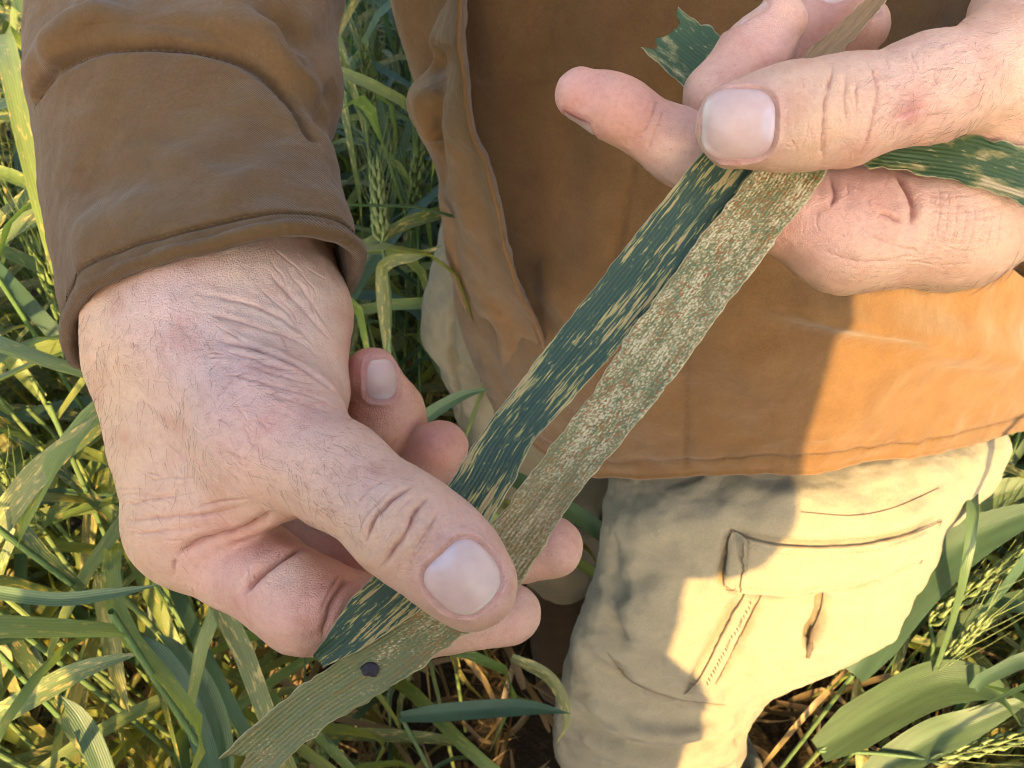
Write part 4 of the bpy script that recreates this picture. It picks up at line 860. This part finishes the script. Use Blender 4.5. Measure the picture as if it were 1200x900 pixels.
def blade_mesh(pts, wid, nu=5, cup=.25, twist=None, side=None, nv=18, tipk=.5):
    """ribbon along a 3-D curve: V-shaped cross-section, tapered; returns verts, faces, uv (mm)"""
    C = spline(pts, nv); t = np.gradient(C, axis=0); t /= np.linalg.norm(t, axis=1)[:, None]+1e-9
    s0 = np.array((0, 0, 1.0)) if side is None else np.array(side, float)
    sd = np.cross(t, s0) if side is None else np.tile(s0, (nv, 1)); sd -= t*(sd*t).sum(1)[:, None]; bad = np.linalg.norm(sd, axis=1) < .05; sd[bad] = np.array((1.0, .3, 0)); sd /= np.linalg.norm(sd, axis=1)[:, None]+1e-9
    for k in range(1, nv):
        if sd[k] @ sd[k-1] < 0: sd[k] *= -1
    nn = np.cross(sd, t)
    if twist is not None:
        a = np.linspace(0, twist, nv)[:, None]; sd, nn = sd*np.cos(a)+nn*np.sin(a), nn*np.cos(a)-sd*np.sin(a)
    f = np.linspace(0, 1, nv); w = wid/2*np.minimum(1, .55+f*3)*(1-np.clip((f-tipk)/(1-tipk), 0, 1)**1.7); w = np.maximum(w, wid*.015)
    arc = np.concatenate(((0,), np.cumsum(np.linalg.norm(np.diff(C, axis=0), axis=1))))*1000
    x = np.linspace(-1, 1, nu); V = C[:, None]+sd[:, None]*(w[:, None]*x)[..., None]+nn[:, None]*(cup*w[:, None]*np.abs(x))[..., None]
    UV = np.stack((np.broadcast_to(x, (nv, nu))*w[:, None]*1000+40, np.broadcast_to(arc[:, None], (nv, nu))), -1)
    j, i = np.meshgrid(np.arange(nv-1), np.arange(nu-1), indexing='ij'); a = (j*nu+i).ravel()
    return V.reshape(-1, 3), np.stack((a, a+1, a+nu+1, a+nu), 1), UV.reshape(-1, 2)
def tube_mesh(pts, r0, r1, nv=10, ns=6):
    C = spline(pts, nv); t = np.gradient(C, axis=0); t /= np.linalg.norm(t, axis=1)[:, None]+1e-9
    a = np.cross(t, (0.3, .9, .1)); a /= np.linalg.norm(a, axis=1)[:, None]; b = np.cross(t, a); r = np.linspace(r0, r1, nv)[:, None, None]
    th = np.arange(ns)/ns*2*math.pi; V = C[:, None]+r*(a[:, None]*np.cos(th)[:, None]+b[:, None]*np.sin(th)[:, None])
    j, i = np.meshgrid(np.arange(nv-1), np.arange(ns), indexing='ij'); i2 = (i+1) % ns
    F_ = np.stack((j*ns+i, j*ns+i2, (j+1)*ns+i2, (j+1)*ns+i), -1).reshape(-1, 4)
    arc = np.linspace(0, 300, nv); UV = np.stack((np.broadcast_to(th*2, (nv, ns)), np.broadcast_to(arc[:, None], (nv, ns))), -1)
    return V.reshape(-1, 3), F_, UV.reshape(-1, 2)
def join(ms):
    V, F_, U, o = [], [], [], 0
    for v, f, u in ms: V.append(v); F_.append(f+o); U.append(u); o += len(v)
    return np.concatenate(V), np.concatenate(F_), np.concatenate(U)
def ear_mesh(base, d, r, L=.085, awn=.055):
    d = unit(d); s = unit(np.cross(d, (.2, .3, .93))); b = np.cross(d, s); ms = []
    for k in range(11):
        f = k/11; p = base+d*L*f
        for m in range(4):
            a = m*math.pi/2+(k % 2)*.7+r.uniform(-.2, .2); o = s*math.cos(a)+b*math.sin(a); wdt = .0042*(1-.35*f)*(.6 if f == 0 else 1)
            q0 = p+o*.0012; q1 = p+o*.0058*(1-.3*f)+d*.006; q2 = p+o*.0042*(1-.3*f)+d*.0145
            v, f_, u = tube_mesh([q0, q1, q2], wdt*.45, wdt*.16, 5, 5); rr = np.array((.5, 1.05, 1.0, .6, .15)); c = spline([q0, q1, q2], 5); v = (v.reshape(5, 5, 3)-c[:, None])*rr[:, None, None]*1.5+c[:, None]; ms.append((v.reshape(-1, 3), f_, u))
            if m % 2 == k % 2:
                e = q2+d*awn*r.uniform(.7, 1.1)+o*awn*.28; ms.append(tube_mesh([q2, (q2+e)/2+o*.001, e], .0004, .00012, 4, 3))
    return join(ms)
def make_variant(seed, ear, pale=False):
    r = np.random.default_rng(seed); Hh = r.uniform(.70, .90); lean = r.normal(0, .05, 2)
    sp = [np.array((0, 0, 0)), np.array((lean[0]*.3, lean[1]*.3, Hh*.5)), np.array((lean[0], lean[1], Hh))]
    parts = [('stem', tube_mesh(sp, .0022, .0015, 10, 6), W_STEM)]; S = spline(sp, 50)
    nl = int(r.integers(7, 10)); az = r.uniform(0, 6.28)
    for k in range(nl):
        f = .30+.68*k/(nl-1); p = S[int(f*49)]; az += 2.5+r.uniform(-.5, .5); h = np.array((math.cos(az), math.sin(az), 0)); L = r.uniform(.19, .31)*(1 if f > .5 else .85); up = r.uniform(.45, .95); droop = r.uniform(.2, 1.25)
        q = [p, p+h*L*.22+np.array((0, 0, L*up*.30)), p+h*L*.55+np.array((0, 0, L*(up*.46-.08*droop))), p+h*L*(.80)+np.array((0, 0, L*(up*.42-.36*droop)))+r.normal(0, .008, 3), p+h*L*(.92-.1*droop)+np.array((0, 0, L*(up*.30-.75*droop)))+r.normal(0, .012, 3)]
        mt = W_GREEN if f > .66 else (W_YEL if f > .5 or r.random() < .5 else W_DRY)
        if f > .6 and r.random() < .25: mt = W_YEL
        if pale and f > .5: mt = W_SUN_PALE if r.random() < .7 else W_YEL
        parts.append(('leaf', blade_mesh(q, r.uniform(.0065, .0125) if mt is not W_DRY else r.uniform(.005, .009), 3, r.uniform(.1, .45), r.normal(0, 1.1), nv=12), mt))
    if ear: parts.append(('ear', ear_mesh(S[-1], S[-1]-S[-4]+np.array((*r.normal(0, .002, 2), 0)), r), W_EAR))
    return parts
W_SUN_PALE = m_blade('wheat_sunlit_pale', [(.13, .19, .05), (.17, .215, .055), (.21, .23, .06), (.15, .20, .07)], .03, .42)  # paler leaf colour that paints sunlit brightness into the crop
NVAR = 22
VARS = [make_variant(100+k, k % 8 == 0, k >= 16) for k in range(NVAR)]
VMESH = []
for k, parts in enumerate(VARS):
    ms = []
    for nm, (v, f, u), mt in parts:
        o = mesh_obj(nm, v, f, mt, uv=u); ms.append((nm, o.data)); bpy.data.objects.remove(o)
    VMESH.append(ms)
FEET = [(.19, .27, .17), (.075, .64, .17), (.16, .52, .20), (-.045, -.42, .24)]
def place_ok(x, y):
    if any(math.hypot(x-a, y-b) < c for a, b, c in FEET): return False
    if -.10 < x < .16 and -.2 < y < .22: return False                # trampled gap between the two people
    if y < -.78: return True
    if -.5 < x < -.1 and y < .13 or -.15 < x < .03 and .2 < y < .52 or .1 < x < .46 and y < .34: return False
    if x > .02 and x < .42 and y > .3 and y < .75: return False
    return True
r = np.random.default_rng(21); pts = []; cell = {}
for _ in range(60000):
    x, y = r.uniform(-1.9, 2.1), r.uniform(-2.2, 2.9); near = -.75 < x < .95 and -.3 < y < 1.3; sp = .040 if near else (.10 if y > 0 else .095)
    if y < -.3 and abs(x) > 1.3: continue
    k = (int(x//.1), int(y//.1))
    if not place_ok(x, y): continue
    if any((x-a)**2+(y-b)**2 < sp*sp for i in (-1, 0, 1) for j in (-1, 0, 1) for a, b in cell.get((k[0]+i, k[1]+j), ())): continue
    cell.setdefault(k, []).append((x, y)); pts.append((x, y))
def vis(x, y):                                                      # how large the plant's top shows in the picture
    best = 0
    for z in (.55, .75, .92):
        c = to_cam(np.array((x, y, z))); 
        if c[2] < 50: continue
        px, py = c[0]/c[2]*F+600, c[1]/c[2]*F+450
        if -60 < px < 1260 and -60 < py < 960: best = max(best, 1000/c[2])
    return best
sc_ = np.array([vis(x, y) for x, y in pts]); order = np.argsort(-sc_); NIND = 250
def wlab(x, y, ear, low, pale):
    if low: return 'short bent wheat plant in the dark gap below the hands'
    e = ('pale yellow-green' if pale else 'deep green')+(' wheat plant with bearded ear' if ear else ' leafy wheat plant without ear')
    if x < -.16 and y < .40: return e+' below the wrist and knuckles'
    if x < -.16 and y < .80: return e+' beside the brown cuff'
    if x > .3 and y < .6: return e+' beside the khaki cargo pocket'
    if x < .05: return e+(' between sleeve and jacket' if y < 1.0 else ' in the crop far behind the sleeve')
    return e+' in the crop behind the jacket'
stuff = {}
for rank, ix in enumerate(order):
    x, y = pts[ix]; k = int(r.integers(16, NVAR)) if (x < -.17 and y > 0 and r.random() < .8) or r.random() < .06 else int(r.integers(16)); a = r.uniform(0, 6.28); s_ = r.uniform(.92, 1.10)  # sunlit left side gets mostly the paler variants, its brightness set by colour
    if -.16 < x < .30 and -.3 < y < .36: s_ *= r.uniform(.45, .62)
    elif x >= .30 and y < .3: s_ *= .88
    elif x <= -.16 and y < .7: s_ *= 1.06
    if rank < NIND and sc_[ix] > 0:
        e = empty('wheat_plant', (x, y, 0)); e.rotation_euler = (r.normal(0, .05), r.normal(0, .05), a); e.scale = (s_,)*3
        tag(e, wlab(x, y, k % 8 == 0, s_ < .7, k >= 16), 'wheat', 'wheat plants of the standing crop')
        for nm, me in VMESH[k]:
            o = bpy.data.objects.new(nm, me); COL.objects.link(o); o.parent = e
    else:
        ca, sa = math.cos(a)*s_, math.sin(a)*s_; M = np.array(((ca, -sa, 0), (sa, ca, 0), (0, 0, s_)))
        for nm, (v, f, u), mt in VARS[k]:
            if nm == 'ear' and rank > 330: continue
            st_ = stuff.setdefault(mt.name, [[], [], [], 0, mt]); st_[0].append(v@M.T+np.array((x, y, 0))); st_[1].append(f+st_[3]); st_[2].append(u+np.array((0, r.uniform(0, 400)))); st_[3] += len(v)
FARV = []                                                            # farther out: the same crop with fewer faces per plant
for k in range(8):
    h = r.uniform(.66, .86); ms = [(W_STEM, tube_mesh([np.zeros(3), np.array((0, 0, h))], .003, .002, 3, 3))]
    for q in range(6):
        b = r.uniform(0, 6.28); d = np.array((math.cos(b), math.sin(b), 0)); L = r.uniform(.16, .28); p0 = np.array((0, 0, h*(.4+.12*q))); dr = r.uniform(-.3, .35)
        ms.append((W_GREEN if q > 2 else W_YEL, blade_mesh([p0, p0+d*L*.4+np.array((0, 0, L*.4)), p0+d*L+np.array((0, 0, L*dr))], r.uniform(.012, .02), 3, .3, r.normal(0, .8), nv=6)))
    FARV.append(ms)
for k in range(3600):
    rad = 2.0+5.5*r.random()**1.3; a = r.uniform(0, 6.28); x, y = rad*math.cos(a), rad*math.sin(a)
    if -1.9 < x < 2.1 and -2.2 < y < 2.9 and not (y < -.3 and abs(x) > 1.3): continue
    a = r.uniform(0, 6.28); s_ = r.uniform(.9, 1.1); M = np.array(((math.cos(a)*s_, -math.sin(a)*s_, 0), (math.sin(a)*s_, math.cos(a)*s_, 0), (0, 0, s_)))
    for mt, (v, f, u) in FARV[k % 8]:
        st_ = stuff.setdefault(mt.name, [[], [], [], 0, mt]); st_[0].append(v@M.T+np.array((x, y, 0))); st_[1].append(f+st_[3]); st_[2].append(u+np.array((0, r.uniform(0, 400)))); st_[3] += len(v)
sv, sf, su, sm, o_ = [], [], [], [], 0
for nm, (v, f, u, n_, mt) in stuff.items():
    sv += v; sf += [q+o_ for q in f]; su += u; sm.append((mt, sum(len(q) for q in f))); o_ += n_
crop = mesh_obj('wheat_crop', np.concatenate(sv), np.concatenate(sf), None, uv=np.concatenate(su))
mi = np.concatenate([np.full(c, k, np.int32) for k, (m_, c) in enumerate(sm)])
for m_, c in sm: crop.data.materials.append(m_)
crop.data.polygons.foreach_set('material_index', mi); tag(crop, 'mass of green wheat filling the field behind', 'wheat', kind='stuff')

# dead leaves and straw lying under the crop
r = np.random.default_rng(77); ms = []
for k in range(1100):
    x, y, a, L = r.uniform(-.8, .9), r.uniform(-.15, 1.2), r.uniform(0, 6.28), r.uniform(.06, .22); z = r.uniform(.005, .30)*r.random(); d = np.array((math.cos(a), math.sin(a), r.normal(0, .35)))*L
    if any(math.hypot(x-q[0], y-q[1]) < .13 for q in FEET): continue
    p = np.array((x, y, z)); ms.append(blade_mesh([p, p+d*.5+np.array((0, 0, r.normal(0, .02))), p+d+r.normal(0, .02, 3)*np.array((1, 1, .4))], r.uniform(.004, .011), 3, .3, r.normal(0, 1.2), nv=8))
v, f, u = join(ms); u[:, 1] += np.repeat(r.uniform(0, 400, len(ms)), [len(q[0]) for q in ms]); tag(mesh_obj('straw_litter', v, f, W_DRY, uv=u), 'dry straw and dead leaves lying under the crop', 'straw', kind='stuff')

# leaves that stand out in the photograph, each on a plant of its own
def hero(label, leaves, ears=(), base=None):
    p0 = W(*(leaves[0][0][0] if leaves else ears[0][0])); foot = np.array((p0[0], p0[1], 0)) if base is None else np.array(base, float)
    foot = foot+np.array((.02 if base is None else 0, .03 if base is None else 0, 0)); e = empty('wheat_plant', foot); tag(e, label, 'wheat', 'wheat plants with leaves close to the person')
    def put(nm, vfu, mt): mesh_obj(nm, vfu[0]-foot, vfu[1], mt, uv=vfu[2], parent=e)
    put('stem', tube_mesh([foot, (foot*.4+p0*.6)+np.array((.006, .004, 0)), p0], .0026, .0018, 14, 7), W_STEM)
    for pts, wd, mt, cup, tw in leaves:
        P_ = [W(*q) for q in pts]; view = np.mean(P_, 0)-CAM; tdir = unit(P_[-1]-P_[0]); sd = np.cross(unit(view), tdir)
        put('leaf', blade_mesh(P_, wd*.001, 9, cup, tw, side=sd, nv=40, tipk=.45), mt)
    for q, d, L in ears:
        b = W(*q); t_ = W(*d)-b; put('stem', tube_mesh([p0, (p0+b)/2+np.array((.004, 0, .004)), b], .0018, .0014, 8, 6), W_STEM); put('ear', ear_mesh(b, t_, np.random.default_rng(int(q[0])), L), W_EAR)
G, Yl, Dr = W_GREEN, W_YEL, W_DRY
hero('wheat plant with pale yellow-green leaf bent up towards the wrist', [([(-40, 660, 440), (0, 612, 432), (40, 560, 425), (80, 520, 420), (114, 486, 415)], 13, Yl, .25, .4)])
hero('wheat plant with one narrow green leaf reaching under the knuckle', [([(-40, 688, 450), (60, 702, 450), (130, 696, 448), (188, 685, 446)], 7, G, .3, .2)])
hero('wheat plant with two broad blue-green leaves bent over below the knuckle', [([(262, 960, 545), (240, 880, 520), (208, 798, 508), (178, 758, 500), (150, 746, 500)], 13, G, .2, -.3), ([(262, 960, 545), (258, 860, 530), (236, 800, 520), (208, 762, 514), (184, 742, 514)], 13, G, .2, .2)])
hero('wheat plant with olive leaf lying almost level', [([(-40, 862, 475), (40, 815, 468), (100, 784, 465), (168, 764, 462)], 12, Yl, .2, .3)])
hero('wheat plant with short blue-green leaf pointing up at the lower edge', [([(140, 960, 505), (112, 880, 495), (92, 840, 490), (72, 816, 488)], 12, G, .2, .2)])
hero('wheat plant with hanging mottled olive leaf below the knuckle', [([(118, 670, 476), (124, 712, 478), (134, 780, 482), (152, 838, 486)], 11, Yl, .3, .6)])
hero('wheat plant with very broad sunlit leaf beside the khaki thigh', [([(1000, 790, 690), (1050, 718, 670), (1110, 652, 650), (1180, 612, 630), (1270, 585, 610)], 34, G, .18, .2), ([(1060, 660, 720), (1115, 606, 700), (1170, 578, 690), (1240, 560, 680)], 28, G, .2, -.2)])
hero('wheat plant with single upright light green leaf under the pocket', [([(1016, 960, 760), (1010, 880, 750), (1004, 820, 742), (1010, 776, 738)], 11, Yl, .3, .5)])
hero('wheat plant with broad leaf folding over and bearded ears by the knee', [([(960, 880, 700), (1030, 836, 680), (1100, 802, 660), (1160, 806, 650), (1196, 850, 645)], 34, G, .2, .3), ([(1000, 930, 690), (1080, 872, 670), (1140, 846, 655), (1220, 812, 645)], 26, G, .25, -.3)], [((1050, 830, 690), (1110, 770, 670), .10), ((1090, 890, 665), (1180, 868, 655), .10)])
hero('wheat plant with slanting bearded ear behind the broad leaf', [([(1080, 800, 720), (1120, 740, 700), (1200, 700, 690), (1260, 690, 680)], 16, G, .2, .5)], [((1090, 730, 690), (1180, 660, 660), .10)])
hero('wheat plant with bright green leaf tip touching the shaded trouser leg', [([(470, 840, 660), (560, 832, 645), (620, 830, 638), (668, 836, 632)], 13, G, .25, .4), ([(600, 770, 660), (645, 796, 650), (664, 840, 642), (652, 872, 642)], 9, Yl, .3, .5)])
hero('wheat plant with slim blue-green leaf against the pale trouser hip', [([(430, 540, 580), (492, 494, 566), (538, 466, 558), (574, 455, 552)], 9, G, .4, .5)])
hero('wheat plant with green bearded ear and bright bent leaf beside the little finger', [([(455, 420, 640), (448, 330, 620), (455, 308, 612), (488, 300, 606), (520, 287, 600)], 9, Yl, .3, .5)], [((447, 282, 620), (441, 200, 625), .055)])
# ------------------------------------------------------------------ the photographer, standing behind the lens; his shadow shades the hands
COAT = m_cloth('grey_fleece', (.10, .11, .13), (.08, .09, .11), (.14, .15, .17)); JEAN = m_cloth('blue_denim', (.05, .07, .12), (.04, .055, .10), (.08, .10, .16))
ph = empty('person', (-.045, -.46, 0)); tag(ph, 'photographer in grey fleece and jeans, standing with the sun behind', 'person')
phi = Matrix.Translation((.045, .46, 0))
def adp(o): o.parent = ph; o.matrix_parent_inverse = phi; return o
cx, cy = -.045, -.46
def blob_obj(name, cs, mat, h, k=.04, col=None):
    v, f = Blob(cs, k).mesh(h); return adp(mesh_obj(name, v, f, mat, col=np.ones((len(v), 3)) if col is None else np.tile(col, (len(v), 1))))
er, el = (.112, -.36, 1.15), (-.19, -.34, 1.15); wr_, wl_ = (.075, -.085, 1.30), (-.085, -.085, 1.30)
blob_obj('fleece', [((cx-.06, cy, .98), (cx-.075, cy, 1.40), .095, .11), ((cx+.05, cy, .98), (cx+.085, cy, 1.40), .095, .11), ((cx, cy, .98), (cx, cy, 1.42), .11, .12), ((cx-.14, cy, 1.50), (cx+.155, cy, 1.50), .062, .062), ((cx+.16, cy, 1.48), er, .066, .056), (er, wr_, .055, .038), ((cx-.15, cy, 1.48), el, .06, .05), (el, wl_, .05, .036), ((cx, cy, 1.50), (cx, cy, 1.58), .07, .06)], COAT, .012)
blob_obj('jeans', [((cx-.08, cy, .95), (cx+.08, cy, .95), .115, .115), ((cx-.09, cy, .90), (cx-.11, cy+.01, .50), .09, .068), ((cx-.11, cy+.01, .50), (cx-.12, cy-.01, .08), .068, .058), ((cx+.09, cy, .90), (cx+.11, cy+.01, .50), .09, .068), ((cx+.11, cy+.01, .50), (cx+.12, cy-.01, .08), .068, .058)], JEAN, .014, .03)
hc = np.array((cx, cy+.02, 1.74))
hd_ = [(hc-(0, .02, .16), hc, .055, .06), (hc+(0, -.02, .03), hc+(0, -.03, .03), .09, .085), (hc+(0, .045, -.06), hc+(0, .05, -.04), .046, .05), (hc+(0, .088, .0), hc+(0, .10, -.02), .011, .015), (hc+(.08, -.01, -.01), hc+(.083, -.015, .02), .011, .015), (hc+(-.08, -.01, -.01), hc+(-.083, -.015, .02), .011, .015)]
for sx, w0 in ((1, wr_), (-1, wl_)):
    w0 = np.array(w0); pm = w0+np.array((-.010*sx, .030, .02)); hd_ += [(w0-np.array((0, .05, .03)), pm, .024, .024)]
    for q in range(4): hd_ += [(pm+np.array((0, .006, .012-.012*q)), pm+np.array((-.030*sx, .022, .016-.012*q)), .008, .0075)]
    hd_ += [(pm+np.array((0, -.008, .01)), pm+np.array((-.035*sx, -.012, .022)), .010, .008)]
bd = blob_obj('body', hd_, SKIN, .006, .012, SK)
hh = blob_obj('hair', [(hc+(0, -.03, .06), hc+(0, -.05, .04), .085, .085), (hc+(0, -.07, .0), hc+(0, -.07, -.05), .06, .05)], HAIR, .012)
for sx in (-1, 1): blob_obj('boot', [((cx+.12*sx, cy-.03, .05), (cx+.12*sx, cy-.02, .15), .045, .055), ((cx+.12*sx, cy-.03, .038), (cx+.12*sx, cy+.15, .036), .042, .038)], BOOT, .012, .03)
# the telephone he holds, its lens just behind the camera position
PH = NT('phone_glass'); PH.base((.015, .015, .018)); PH.set(Roughness=.15); PH = PH.m
bm = bmesh.new(); bmesh.ops.create_cube(bm, size=1, matrix=Matrix.Diagonal((.147, .071, .008, 1))); bmesh.ops.bevel(bm, geom=[e for e in bm.edges if abs((e.verts[0].co-e.verts[1].co).z) > .004], offset=.009, segments=4, affect='EDGES')
for dx in (-.058, -.036): bmesh.ops.create_cone(bm, cap_ends=True, segments=20, radius1=.008, radius2=.007, depth=.003, matrix=Matrix.Translation((dx, .018, -.0052)))
me = bpy.data.meshes.new('phone'); bm.to_mesh(me); bm.free(); me.materials.append(PH)
po = bpy.data.objects.new('phone', me); COL.objects.link(po); po.location = CAM-FW*.022+RT*.0; po.rotation_euler = cam.rotation_euler; tag(po, 'black telephone held by the photographer in grey fleece', 'phone')
